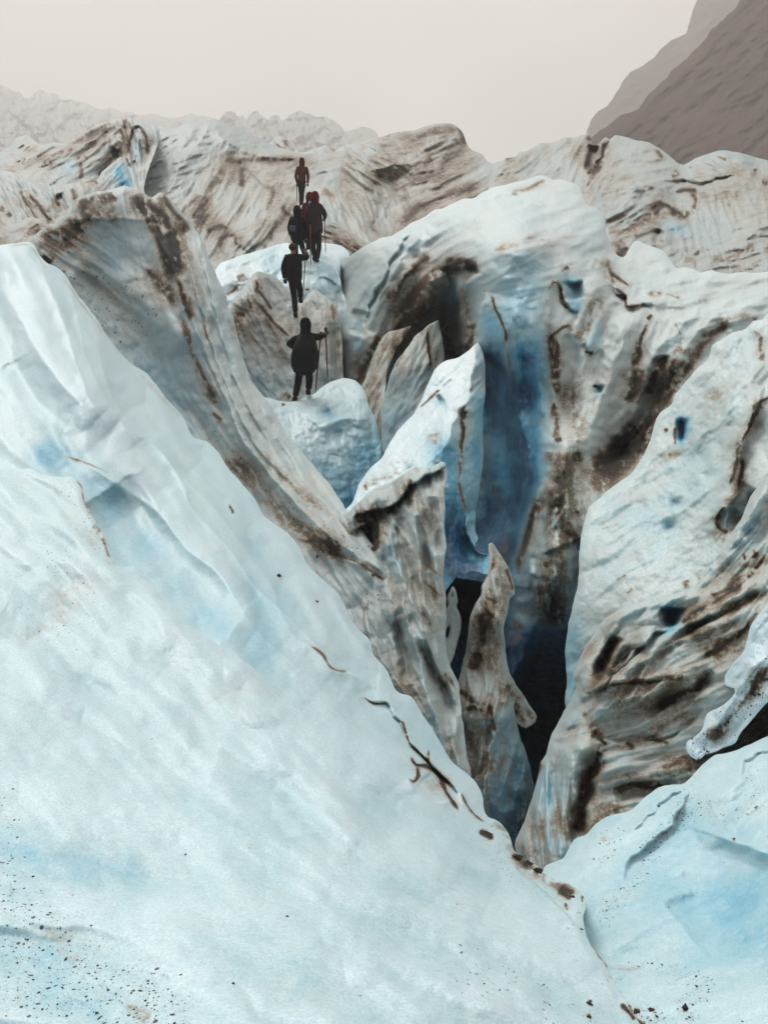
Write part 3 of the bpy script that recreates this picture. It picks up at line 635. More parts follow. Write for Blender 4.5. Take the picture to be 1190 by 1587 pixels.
# the great wall right of the crevasse: bright shoulder, blue pillar, gully
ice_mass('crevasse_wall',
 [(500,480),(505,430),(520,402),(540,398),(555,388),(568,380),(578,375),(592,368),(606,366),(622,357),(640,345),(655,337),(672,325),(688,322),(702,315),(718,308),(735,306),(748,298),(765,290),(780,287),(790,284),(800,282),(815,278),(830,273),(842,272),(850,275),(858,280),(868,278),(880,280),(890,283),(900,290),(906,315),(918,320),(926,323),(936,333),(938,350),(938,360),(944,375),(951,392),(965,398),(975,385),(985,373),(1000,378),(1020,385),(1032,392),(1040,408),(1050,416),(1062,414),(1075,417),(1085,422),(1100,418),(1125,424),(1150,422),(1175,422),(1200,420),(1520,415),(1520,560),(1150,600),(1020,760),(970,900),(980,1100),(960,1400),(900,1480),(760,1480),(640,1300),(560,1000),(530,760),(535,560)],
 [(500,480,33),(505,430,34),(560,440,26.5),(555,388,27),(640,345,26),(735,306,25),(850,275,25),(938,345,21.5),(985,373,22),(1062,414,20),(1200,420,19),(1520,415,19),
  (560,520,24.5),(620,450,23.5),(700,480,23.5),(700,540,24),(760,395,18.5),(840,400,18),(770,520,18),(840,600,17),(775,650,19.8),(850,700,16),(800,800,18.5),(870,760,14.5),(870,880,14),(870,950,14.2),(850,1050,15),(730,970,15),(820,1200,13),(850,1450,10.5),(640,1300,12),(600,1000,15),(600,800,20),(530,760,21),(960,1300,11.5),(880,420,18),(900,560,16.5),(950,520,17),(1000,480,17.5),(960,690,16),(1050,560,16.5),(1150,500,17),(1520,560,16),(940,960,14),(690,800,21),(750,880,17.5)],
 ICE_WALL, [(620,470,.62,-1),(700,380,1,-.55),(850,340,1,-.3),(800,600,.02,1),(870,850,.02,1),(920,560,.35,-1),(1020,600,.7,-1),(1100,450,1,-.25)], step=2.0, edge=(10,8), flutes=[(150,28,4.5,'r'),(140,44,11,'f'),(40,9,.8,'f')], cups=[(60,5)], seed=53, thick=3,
 dirt=(0.08,.10,24), blue=(.06,.10), wash=.06, groove_dirt_shade=.04, kind='structure', strokes=[
 # bright shoulder, its brown mark and rim
 ('D',[(560,360),(700,330),(900,330),(920,380)],30,-.3),
 ('T',[(770,388),(800,378),(822,372),(845,372)],7,.75),('D',[(765,390),(790,380),(815,370),(835,370)],4.5,.4),('L',[(765,392),(800,384),(830,378),(850,368)],30,12),
 ('M',[(775,420),(800,400)],24,6),
 ('T',[(690,395),(700,385),(710,375),(735,352)],10,.35),('D',[(735,335),(736,350)],5,.4),('D',[(700,300),(800,290)],6,.15),('D',[(790,302),(820,292),(845,278)],5,.5),
 ('R',[(600,372),(625,357),(680,330),(740,312),(800,292)],16,8),('G',[(560,480),(555,500),(552,520)],10,12),
 # left flank above the path
 ('B',[(553,500),(556,540)],10,.3),('B',[(570,470),(600,440)],22,.15),('L',[(640,350),(610,400),(590,440),(570,480),(560,520)],22,8),
 ('R',[(660,345),(640,380),(610,420),(585,470),(570,510)],14,9),('R',[(645,400),(615,450),(590,500),(570,560)],14,10),
 # brown cave under the overhang
 ('D',[(600,470),(620,440),(645,410),(665,402)],9,.75),('D',[(620,500),(640,465),(665,430),(690,408)],16,.62),('D',[(590,560),(610,520),(640,490),(670,470)],12,.7),('D',[(555,590),(570,560),(590,520)],11,.75),('D',[(545,590),(555,600)],10,1.1),
 ('T',[(640,480),(660,440),(680,410)],18,.55),('T',[(720,430),(722,480)],9,.35),('T',[(548,590),(565,600)],12,.5),
 ('D',[(690,405),(715,408),(740,412)],6,1.1),('D',[(700,415),(722,412),(742,424)],7,.8),('G',[(690,430),(700,480),(700,530),(695,560)],17,24),('M',[(712,440),(718,500),(722,540)],7,10),('G',[(730,440),(733,500),(735,530)],8,10),('D',[(685,470),(690,520),(700,560)],12,.6),('D',[(710,440),(722,480),(724,530)],15,.3),
 ('L',[(682,418),(690,412),(715,416),(735,412),(745,425)],26,-22),('D',[(735,500),(730,525),(722,545)],6,.9),('D',[(700,540),(715,570)],17,.9),('B',[(700,440),(703,520)],12,.35),
 ('M',[(640,500),(670,440)],14,12),('D',[(655,400),(665,400)],4,1.0),('D',[(640,375),(648,366)],3,.4),
 # blue pillar and chimney
 ('L',[(725,560),(733,530),(742,500),(746,470),(750,452)],30,16),
 ('D',[(750,452),(752,452)],2,.4),('D',[(762,458),(768,480),(778,500),(783,518),(784,535)],2.4,1.5),('D',[(784,535),(788,555),(790,580),(790,620)],2.2,.6),('L',[(762,458),(768,480),(778,500),(783,518),(784,545),(789,600)][::-1],24,5),
 ('B',[(800,430),(790,500),(820,540)],42,.30),('B',[(820,560),(825,680),(815,760)],28,.22),('B',[(760,500),(760,560)],22,.38),('B',[(830,420),(830,600)],30,.14),
 ('B',[(765,590),(768,680),(765,760),(755,850)],24,.60),('B',[(790,620),(797,700),(792,780),(788,860)],27,.54),('B',[(820,640),(825,720),(815,790)],24,.35),('B',[(812,560),(815,620)],26,.3),('B',[(752,560),(755,620)],16,.6),
 ('G',[(758,570),(755,680),(752,780),(748,860)],24,16),('M',[(800,430),(800,500)],40,6),
 ('D',[(766,746),(763,770),(764,795)],1.8,1.2),('D',[(778,830),(785,870)],13,.95),('T',[(780,840),(784,870)],12,.4),('D',[(788,640),(790,600)],1.6,.6),
 # pale rib and dirty column right of the chimney
 ('L',[(786,885),(793,850),(800,810),(812,765),(818,720),(812,680),(805,650),(803,620)],30,12),
 ('L',[(790,905),(803,870),(815,835),(822,800),(832,770),(845,740)],22,14),('D',[(800,885),(810,850),(820,815),(828,790),(835,765)],7,1.15),('T',[(802,880),(818,825)],6,.25),
 ('D',[(858,520),(861,540),(860,570),(862,600),(860,625),(856,645)],7.5,1.2),('T',[(860,560),(862,610)],9,.3),('D',[(850,448),(858,437),(866,440)],4,.7),('D',[(866,440),(868,450),(872,470),(882,480)],3.2,.7),('D',[(870,420),(880,413)],3.2,.8),('D',[(860,560),(850,530),(868,510),(880,505),(885,508)],3.0,.8),
 ('D',[(852,450),(848,500),(852,560)],14,.22),('D',[(862,640),(862,660),(858,680)],6,.6),('D',[(870,680),(860,683)],3,1.0),('D',[(893,700),(895,715)],6,.7),('D',[(850,700),(850,715)],8,.3),
 ('B',[(885,440),(890,460),(890,475)],15,.48),('G',[(888,435),(890,465)],14,16),('L',[(868,440),(872,462),(885,480),(897,483)],18,-10),
 ('D',[(860,740),(868,750),(865,770),(855,790)],7,.85),('D',[(850,765),(872,760)],4,.4),('D',[(875,825),(890,830),(893,840)],7,.8),('T',[(865,830),(890,835)],10,.35),('D',[(895,790),(900,800)],4,.8),
 ('L',[(862,930),(845,900),(843,860),(850,820),(872,790),(880,770)],24,8),('R',[(838,920),(842,860),(848,800),(856,750)],13,10),('L',[(905,830),(880,840),(860,850),(840,860)],26,8),
 ('D',[(845,865),(844,880)],4,.9),('D',[(850,920),(855,960),(850,990)],14,.55),('D',[(870,950),(860,1000),(840,1010)],18,.55),('D',[(800,960),(795,980),(800,1000)],16,.9),('T',[(795,960),(800,990)],14,.35),('D',[(880,690),(868,760),(866,860),(856,960)],34,.42),('D',[(880,430),(925,480),(930,560),(900,640)],38,.12),('D',[(930,740),(1000,680),(1040,600)],26,.35),('D',[(600,560),(650,480),(690,420)],30,.3),('D',[(830,960),(860,1010)],30,.4),('D',[(835,900),(830,980)],12,.2),
 ('B',[(897,835),(897,850)],4,1.3),('B',[(830,1030),(850,1060),(870,1090),(840,1120)],46,.9),('B',[(880,1000),(890,960)],14,.4),('B',[(800,1030),(810,1080)],32,1.1),('B',[(845,1030),(840,1080),(830,1180),(820,1300)],62,1.2),('D',[(850,1120),(830,1250)],40,.35),('B',[(735,870),(725,950),(715,1040),(720,1150)],55,1.6),('B',[(780,1030),(800,1200)],40,1.2),  # the broad blue strokes also paint in the darkness of the crevasse depths
 ('D',[(860,600),(900,650),(890,700),(870,740)],28,.16),('M',[(870,690),(868,720)],18,9),('G',[(780,1085),(840,1110),(900,1120)],95,170),('M',[(868,690),(862,760),(858,850),(852,930)],24,20),('M',[(915,540),(905,620),(895,690)],20,12),('M',[(965,510),(938,600),(908,680)],20,14),('M',[(835,800),(822,860),(812,930)],15,12),('G',[(884,520),(882,600),(884,660)],13,12),('M',[(880,870),(885,940)],22,12),('G',[(830,1100),(815,1200),(800,1300)],50,120),('G',[(735,900),(728,960),(720,1020),(712,1090)],48,260),
 # gully and folds on the right
 ('D',[(950,430),(947,425),(970,440),(975,445)],3.5,.8),('D',[(950,445),(968,458),(970,475),(990,473),(1000,472)],2.5,1.0),('L',[(948,440),(955,455),(968,460),(970,478),(992,475),(1010,468)],18,-9),
 ('D',[(910,420),(930,400),(940,440)],12,.22),('D',[(1000,500),(994,520),(988,550),(982,570)],6.5,.85),('D',[(1010,488),(1002,495)],3,.9),('D',[(930,460),(915,490),(905,510),(890,530)],14,.30),('D',[(905,545),(922,548)],4,.7),('B',[(915,540),(925,515)],15,.35),('L',[(905,530),(912,545),(922,548),(930,540)],16,-8),
 ('D',[(895,560),(890,620),(900,680)],18,.16),('R',[(990,470),(960,540),(935,610),(905,690)],18,10),('G',[(960,470),(930,540),(910,600)],18,9),
 ('B',[(928,600),(929,608)],7,.45),('G',[(928,597),(929,610)],7,12),('D',[(922,596),(922,600)],2,1),('B',[(1055,520),(1040,540)],18,.18),
 ('D',[(990,570),(982,600),(975,625)],14,.65),('L',[(985,630),(1000,600),(1008,565),(1022,552),(1038,552)],22,-14),
 ('D',[(1035,552),(1025,560),(1012,590),(1002,610)],7,1.1),('D',[(1045,555),(1040,590),(1030,610)],10,.8),('T',[(1030,570),(1020,610)],14,.3),('D',[(990,655),(965,690),(940,715),(920,730)],15,1.15),('T',[(975,670),(940,710)],10,.35),('G',[(1030,580),(1005,630),(970,680),(930,722)],14,24),
 ('L',[(918,726),(945,718),(975,690),(1000,655),(1020,620),(1035,590)][::-1],26,-12),('D',[(1000,680),(960,720),(915,760)],20,.42),('D',[(1010,640),(990,690),(950,730)],7,.6),
 ('D',[(1110,500),(1150,490),(1175,495)],7,.35),('D',[(1060,580),(1080,545),(1100,520),(1130,500)],9,.55),('D',[(1070,535),(1050,545),(1060,520)],10,.3),('D',[(1045,500),(1055,520)],5,.4),('D',[(1068,560),(1052,590),(1035,620)],7,.5),
 ('R',[(1190,470),(1120,485),(1085,510),(1060,545),(1040,580)],16,8),('G',[(1130,500),(1095,530),(1070,565)],12,9),('D',[(1000,455),(1030,455),(1050,462),(1020,448)],5,.5),('D',[(1080,465),(1095,465)],4,.3),('R',[(1095,465),(1060,500),(1030,530),(1000,545)],18,8),
 ('D',[(905,300),(900,285)],4,.5),('B',[(880,385),(925,400)],14,.08),('D',[(940,400),(950,440)],4,.4)])

# slab and folds on the near right
ice_mass('right_ice_slab',
 [(1520,430),(1200,480),(1190,484),(1181,495),(1167,497),(1160,505),(1148,512),(1135,515),(1118,527),(1104,536),(1098,556),(1080,572),(1062,592),(1046,612),(1040,626),(1022,640),(1012,660),(1006,684),(992,712),(976,735),(960,746),(940,760),(922,778),(911,788),(906,805),(900,828),(898,860),(895,900),(888,935),(880,970),(876,1010),(878,1060),(878,1100),(920,1120),(1000,1000),(1520,900)],
 [(1520,430,12.5),(1190,484,12.8),(1104,536,13),(1040,626,12.8),(976,735,12.4),(906,800,12),(895,900,11.2),(878,1060,10.8),(1190,650,11),(1100,700,11.6),(1190,780,10),(1050,850,10.8),(1000,940,10.3),(1520,700,9.5),(1520,900,8.5),(960,960,10.5)],
 ICE_WALL, [(1000,800,1,-.6),(1130,600,.8,-1),(1100,850,1,-.75)], step=1.9, edge=(14,11), flutes=[(190,40,8,'f'),(110,20,2.2,'f')], cups=[(60,5)], seed=59, thick=2.2,
 dirt=(0.08,.12,26), blue=(.12,.14), wash=.05, speck=.05, kind='structure', strokes=[
 ('D',[(1170,622),(1168,640),(1160,665),(1145,690),(1142,710)],6.5,1.25),('D',[(1142,710),(1136,735),(1130,750)],2.6,1.1),('D',[(1150,712),(1148,735),(1143,755)],2.4,1.0),('D',[(1122,785),(1112,800),(1110,812),(1118,822),(1128,825)],3,1.0),('D',[(1190,617),(1178,622),(1172,630)],5,1.0),('D',[(1145,700),(1140,760),(1120,790)],11,.35),
 ('L',[(1185,600),(1170,640),(1150,690),(1145,720),(1140,770),(1112,800),(1120,824)],30,11),('B',[(1120,795),(1130,810),(1145,780)],14,.22),('G',[(1125,800),(1150,800),(1175,760)],20,14),
 ('D',[(1180,510),(1178,530),(1180,560)],5,.6),('D',[(1160,508),(1180,520)],5,.3),('L',[(1160,506),(1172,512),(1182,516),(1200,514)],20,6),
 ('B',[(1055,648),(1057,665),(1055,685)],6,.6),('B',[(1062,655),(1068,670)],8,.22),('G',[(1055,648),(1056,685)],7,15),('D',[(1046,662),(1045,675),(1047,690)],3,.6),('D',[(1030,665),(1034,668)],2.4,1.0),('D',[(1035,705),(1055,702)],5,.3),
 ('B',[(1045,780)],9,.28),('B',[(1033,815)],8,.3),('B',[(960,830),(1000,820),(1060,740)],40,.08),('M',[(1035,815)],9,-6),('M',[(1047,780)],8,-5),('D',[(1100,620),(1140,600),(1150,590)],8,.20),('D',[(1080,660),(1110,640)],8,.25),('D',[(1095,620),(1110,600)],5,.2),
 ('R',[(1190,560),(1150,600),(1120,650),(1070,690)],20,7),('D',[(930,820),(960,812)],2,.4),('D',[(1060,900),(1066,912)],6,.8),('D',[(1100,850),(1120,830),(1150,800),(1190,750)],20,.4),('D',[(1110,880),(1080,900)],14,.3),
 ('D',[(955,900),(965,893),(970,890)],2,.5),('D',[(970,920),(980,912)],3,.4),('B',[(890,960),(885,1020),(885,1090)],18,.30),('D',[(1040,700),(1000,740)],14,.12),('S',[(930,830),(900,880)],20,.2)])

ice_mass('folded_ice_slope',
 [(1520,640),(1200,722),(1180,745),(1160,775),(1148,805),(1130,830),(1110,862),(1095,885),(1070,912),(1050,918),(1032,921),(1012,925),(990,934),(965,943),(940,958),(925,972),(918,985),(908,1000),(900,1015),(893,1032),(889,1048),(893,1060),(890,1075),(880,1092),(866,1115),(852,1145),(846,1168),(838,1180),(834,1200),(828,1220),(820,1250),(806,1288),(798,1313),(815,1350),(850,1380),(960,1330),(1100,1260),(1520,1180)],
 [(1520,640,9.5),(1190,735,10),(1110,862,10.2),(1030,921,10.2),(940,958,10.2),(893,1035,10),(866,1115,9.7),(838,1185,9.4),(800,1312,9),(880,1330,8),(900,1150,8.8),(1000,1050,8.9),(1100,980,8.8),(1190,950,8.4),(1520,1000,7.4),(1100,1150,8.2),(980,1230,8.3),(1190,1100,8)],
 ICE_MID, [(940,1040,.65,-1),(1050,980,1,-.55),(1050,1080,1,-.4),(1150,900,.8,-.9),(850,1250,.1,1),(1000,1200,1,-.25)], step=1.7, hand=1.9, edge=(11,10), flutes=[(260,38,13,'r'),(150,20,3,'r'),(60,10,1,'f')], cups=[(70,4)], seed=61, thick=2.2,
 dirt=(0.18,.20,18), blue=(.05,.10), wash=0.23, groove_dirt_shade=.13, speck=.15, kind='structure', strokes=[
 ('D',[(1180,740),(1120,840),(1060,910),(960,945)],20,-.4),('R',[(1200,730),(1150,815),(1105,870),(1050,925),(985,945),(930,975)],22,18),('B',[(1190,790),(1150,850)],16,.16),
 ('B',[(1038,950),(1042,962),(1038,972)],14,.65),('G',[(1040,940),(1038,972)],14,20),('D',[(1020,927),(1026,935),(1022,950),(1022,965)],3.5,.55),('D',[(1038,918),(1045,919)],4,1.0),('L',[(1018,925),(1022,945),(1023,968)],24,10),
 ('D',[(955,985),(950,1000),(935,1020),(930,1045)],9,.72),('D',[(990,1005),(975,1010),(960,1030),(940,1050)],7,.85),('D',[(938,1030),(925,1055)],10,.5),('G',[(955,985),(938,1020),(925,1050)],10,16),('G',[(1000,1000),(965,1020),(945,1045)],9,18),('L',[(1035,975),(1010,985),(985,1010),(960,1035),(935,1060),(905,1075)],24,14),
 ('D',[(1055,965),(1085,945),(1095,940)],5,.8),('D',[(1100,925),(1130,910),(1150,905)],10,.55),('D',[(1080,870),(1170,880),(1135,900)],5,.3),('D',[(1150,865),(1168,860),(1172,850)],6,1.0),
 ('D',[(1190,860),(1140,910),(1090,945)],6,.6),('D',[(1190,920),(1120,950),(1060,985)],12,.35),('D',[(1160,960),(1145,985),(1120,1000),(1090,1020)],11,.85),('T',[(1150,970),(1110,1010)],14,.22),
 ('R',[(1190,890),(1120,940),(1060,970),(1000,1020),(960,1050),(900,1080)],16,12),('R',[(1160,930),(1080,980),(1020,1010),(960,1040)],12,8),('G',[(1190,915),(1110,955),(1040,990)],9,10),
 ('D',[(925,1072),(950,1062),(985,1058),(1015,1057),(1050,1050)],4,.75),('D',[(1030,1050),(1060,1050)],8,.55),('D',[(1020,1100),(1045,1080),(1075,1072),(1085,1060),(1100,1042)],8,.8),('R',[(900,1085),(940,1060),(1000,1050),(1060,1040),(1110,1020)],14,10),('G',[(1000,1110),(1040,1088),(1080,1070),(1105,1040)],10,14),
 ('R',[(910,1110),(960,1085),(1010,1075),(1080,1040)],14,10),('D',[(915,1135),(930,1145),(940,1155)],8,1.1),('D',[(905,1100),(915,1130)],7,.4),('D',[(995,1148),(1010,1147),(1030,1150),(1036,1152)],2.8,.8),('D',[(970,1150),(980,1160)],6,.6),('L',[(1090,1100),(1050,1140),(1000,1148),(960,1150),(920,1140)],26,-13),
 ('R',[(1100,1060),(1060,1100),(1020,1130),(990,1150)],18,10),('D',[(935,1155),(920,1190),(905,1230),(898,1270),(896,1290)],13,1.05),('T',[(930,1170),(905,1230),(900,1280)],13,.28),('G',[(925,1165),(908,1210),(898,1260),(892,1310)],11,20),
 ('R',[(905,1150),(890,1200),(885,1260),(870,1330)],16,9),('D',[(950,1225),(975,1215),(1000,1218),(1030,1215)],6,.9),('D',[(960,1240),(930,1280),(920,1310)],18,.45),('D',[(1020,1190),(1060,1180),(1090,1180)],12,.5),('G',[(950,1232),(1000,1225),(1050,1215)],12,13),('R',[(940,1215),(970,1200),(1020,1195),(1070,1190)],14,10),
 ('D',[(838,1182),(834,1200),(830,1212)],4,.9),('B',[(860,1200),(850,1270),(850,1330)],34,.28),('B',[(895,1080),(880,1120)],18,.2),('D',[(820,1280),(850,1290),(880,1270)],22,.18),('M',[(905,1160)],12,10),('B',[(940,1100),(1100,1140)],24,.05)])

ice_mass('speckled_ice_ledge',
 [(1520,830),(1200,920),(1185,940),(1172,958),(1163,970),(1158,990),(1150,1012),(1132,1033),(1123,1046),(1123,1062),(1138,1068),(1134,1080),(1118,1095),(1096,1104),(1090,1115),(1087,1132),(1075,1142),(1062,1151),(1062,1160),(1070,1172),(1084,1178),(1092,1170),(1106,1166),(1120,1158),(1138,1152),(1150,1132),(1170,1110),(1200,1082),(1520,980)],
 [(1520,830,6.8),(1200,920,7.4),(1123,1050,7.8),(1065,1155,7.8),(1138,1152,7.3),(1200,1082,6.9),(1520,980,6.4),(1170,1040,7.2)], ICE_NEAR, [(1140,1080,.7,-1)], step=1.7, edge=(4,3), flutes=[(90,22,5,'f')], cups=[(34,4)], seed=67, thick=.9,
 dirt=(-.02,.08,20), blue=(.03,.06), speck=.2, label='pale ice ledge with a glassy tip and a band of black grit', cat='ice formation', strokes=[
 ('R',[(1175,1000),(1150,1060),(1110,1120),(1075,1150)],14,10),('D',[(1190,1030),(1170,1065),(1145,1095),(1115,1130),(1090,1155)],15,.50),('S',[(1195,1030),(1165,1075),(1125,1120),(1085,1160)],24,1.0),('D',[(1190,1032),(1175,1050),(1165,1080)],12,.5),('D',[(1110,1125),(1120,1140)],14,.3)])
ice_mass('gritty_ice_bank', [(1100,1200),(1135,1160),(1150,1125),(1175,1105),(1200,1082),(1520,1000),(1520,1180),(1200,1200)], [(1135,1160,7.7),(1200,1082,7.5),(1520,1000,7.2),(1200,1200,7.2),(1100,1200,7.7)], ICE_NEAR, [(1150,1130,1,-.8)],
 step=2, edge=(9,6), flutes=[(50,14,3,'r')], seed=71, thick=1, dirt=(.62,.25,9), speck=.9, kind='structure')

# mounds along the path of the walkers
ice_mass('path_mound',
 [(335,500),(350,478),(362,462),(375,448),(385,436),(392,425),(400,420),(412,424),(425,428),(438,440),(450,455),(460,470),(470,468),(478,455),(487,449),(497,455),(510,463),(520,475),(527,490),(529,515),(530,545),(532,580),(540,610),(545,640),(400,660),(360,560)],
 [(350,478,24),(400,420,25.6),(450,470,25.3),(460,488,25),(487,450,26),(527,490,25),(535,600,23.6),(440,620,23.2),(380,600,23.2),(370,520,23.8),(470,560,23.8)], ICE_BACK, [(420,520,.6,1),(500,540,.1,1)], step=1.6, edge=(8,7), flutes=[(110,26,9,'f'),(70,12,3,'r')], cups=[(40,5)], seed=73, thick=2.5,
 dirt=(0.07,.16,18), blue=(.06,.10), wash=0.18, kind='structure', strokes=[
 ('D',[(396,432),(400,445),(395,455)],4,.9),('D',[(385,462),(388,480),(375,485)],6,1.1),('D',[(400,450),(412,465),(422,480)],2.6,.8),('D',[(365,488),(380,485)],5,.8),('D',[(400,470),(430,505),(450,523)],3.0,.9),('D',[(512,470),(517,480),(518,500)],5,.7),('D',[(524,500),(528,540),(530,590)],4,.6),
 ('B',[(400,600),(430,615)],22,.2),('D',[(440,608),(445,618),(450,612)],4,.9),('R',[(390,430),(400,470),(430,520),(450,560)],16,9),('G',[(515,500),(522,560),(528,600)],7,10),('R',[(500,480),(505,540),(508,590)],18,9),
 ('D',[(380,520),(420,540),(450,560)],12,.14),('D',[(360,480),(372,530)],10,.3)])
ice_mass('upper_path_mound',
 [(325,440),(335,418),(345,406),(358,402),(368,397),(385,393),(400,388),(415,384),(430,379),(445,376),(470,378),(500,376),(515,378),(528,381),(538,388),(541,398),(530,400),(528,420),(529,440),(533,455),(540,470),(547,490),(551,510),(554,530),(552,555),(556,600),(530,620),(470,520),(380,500)],
 [(335,418,28.5),(400,388,30.5),(445,376,31),(500,376,31.5),(541,398,31),(530,420,29),(465,410,29),(490,406,29.2),(470,440,28),(400,440,27.8),(552,530,27),(545,600,26),(470,500,28.2)], ICE_CLEAN, [(430,400,1,-.3),(535,480,.15,1)], step=1.6, edge=(8,7), flutes=[(80,22,6,'f')], cups=[(36,5)], seed=79, thick=2.5,
 dirt=(0.00,.12,18), blue=(.10,.12), wash=.04, kind='structure', strokes=[
 ('D',[(368,432),(376,428),(382,434)],6,.9),('D',[(352,458),(362,450),(372,440)],5,.9),('D',[(472,448),(480,448)],2.5,.8),('B',[(420,400),(425,415),(450,410)],13,.25),('B',[(505,430),(500,410)],16,.2),('G',[(515,410),(520,445),(528,480)],5,5),
 ('L',[(480,415),(505,405),(525,420),(528,445),(515,450)],20,7),('D',[(515,470),(522,478)],5,.5),('B',[(545,500),(550,540)],8,.3),('R',[(530,430),(538,480),(548,540)],9,8)])
ice_mass('dirty_path_hummock', [(498,345),(510,343),(522,348),(535,356),(548,362),(560,370),(570,378),(575,384),(565,392),(550,396),(530,402),(505,392),(490,380)], [(498,345,35),(535,356,35),(575,384,34),(530,402,33),(490,380,34)], ICE_BACK, [(530,370,1,.4)],
 step=1.6, edge=(8,7), flutes=[(50,12,4,'r')], seed=83, thick=2, dirt=(0.30,.25,10), blue=(.02,.05), wash=0.22, kind='structure', strokes=[('D',[(515,365),(530,372),(545,385)],5,.5)])

# glacier behind
ice_mass('central_glacier_hump',
 [(225,470),(205,330),(208,250),(214,215),(225,204),(245,197),(262,199),(280,195),(298,190),(312,189),(322,187),(332,184),(345,188),(358,195),(372,198),(390,207),(410,217),(425,226),(440,231),(465,237),(490,238),(520,236),(545,232),(570,236),(600,250),(620,330),(640,420),(560,440),(440,440),(350,470)],
 [(210,250,52),(225,204,56),(332,184,60),(425,226,58),(545,232,60),(600,250,56),(300,320,44),(400,320,43),(470,310,44),(350,400,37),(480,360,38),(440,440,34),(560,440,34),(250,470,34),(560,340,42)],
 ICE_BACK, [(260,250,1,-.5),(320,330,.5,-1),(380,350,.5,-1),(480,260,1,-.15),(460,340,.6,-1),(540,330,.6,1)], step=1.6, edge=(7,6), relief=1.75, flutes=[(110,44,9,'f'),(90,18,6,'r'),(60,13,3,'r'),(25,5,1,'f')], cups=[(24,2)], seed=89, thick=6,
 dirt=(0.14,.24,14), blue=(.05,.10), wash=0.24, groove_dirt_shade=.16, kind='structure', strokes=[
 ('D',[(225,215),(280,205),(330,200),(380,225)],20,-.3),('R',[(330,186),(345,215),(400,240),(450,245),(490,255)],14,12),('R',[(330,190),(300,230),(270,280),(250,340)],18,12),
 ('D',[(350,250),(375,248),(420,248),(460,245)],7,.5),('D',[(345,255),(330,290),(315,320),(305,360)],9,.6),('D',[(380,260),(372,290)],7,.6),('L',[(470,300),(440,300),(410,290),(380,260),(350,252)],26,-12),('D',[(320,360),(345,350),(355,355)],6,.6),('D',[(340,385),(345,370),(362,365),(368,385)],4,.9),
 ('D',[(310,300),(300,340)],14,.3),('R',[(440,305),(415,335),(395,360),(375,385)],12,9),('R',[(445,310),(420,350),(390,385)],7,6),('D',[(430,340),(415,365),(405,385)],5,.5),('D',[(412,285),(425,300),(410,330)],5,.4),
 ('R',[(480,285),(520,305),(560,340),(600,370)],14,8),('D',[(500,290),(520,310)],7,.5),('D',[(555,250),(570,245)],8,.3),('D',[(430,212),(445,215),(450,232)],8,.35),('D',[(440,318),(442,330),(455,335)],3.5,.6)])
ice_mass('left_glacier_ridges',
 [(-80,270),(-20,240),(0,237),(8,232),(18,222),(30,212),(45,210),(52,215),(60,222),(68,225),(85,221),(100,222),(115,215),(128,207),(140,200),(152,193),(165,190),(178,185),(192,184),(200,182),(210,186),(220,190),(235,195),(248,200),(245,225),(232,260),(225,300),(240,350),(160,420),(-80,420)],
 [(-80,270,44),(0,237,48),(45,210,52),(100,222,48),(200,182,52),(248,200,50),(150,250,44),(225,300,40),(60,280,38),(0,330,32),(160,400,28),(-80,420,24),(195,260,46)],
 ICE_BACK, [(60,240,1,-.5),(150,230,1,-.65),(210,230,.2,1),(60,320,.8,.7)], step=1.6, edge=(6,6), relief=1.75, flutes=[(110,44,9,'f'),(80,15,7,'r'),(40,8,4,'r'),(22,5,1,'f')], cups=[(22,2)], seed=97, thick=6,
 dirt=(0.16,.24,14), blue=(.07,.12), wash=0.22, groove_dirt_shade=.16, kind='structure', strokes=[
 ('D',[(110,225),(140,208),(170,198),(188,205),(188,230),(178,245)],9,.8),('R',[(60,262),(90,245),(130,225),(170,215)],9,9),('R',[(20,240),(60,230),(100,222),(140,200),(190,186)],9,9),('D',[(115,228),(70,250),(72,260)],4,.7),('D',[(175,240),(165,260),(155,275)],7,.9),('G',[(180,230),(168,255),(152,278)],8,16),
 ('B',[(190,255),(195,275),(192,285)],9,1.05),('B',[(212,225),(215,240)],8,.35),('L',[(195,235),(205,205),(215,195),(225,210),(230,235),(222,260),(215,285)],14,-7),('D',[(197,240),(205,208)],2.5,.9),('D',[(218,200),(228,215),(229,240)],2.8,.9),('D',[(195,245),(204,260)],2.8,.8),
 ('D',[(190,190),(196,186),(192,200)],5,.9),('D',[(120,240),(128,262),(125,278)],4,.8),('D',[(82,258),(78,248)],5,.5),('D',[(40,245),(35,255)],3.5,.6),('D',[(130,240),(142,255)],4,.6),('B',[(98,260),(160,265)],12,.2)])
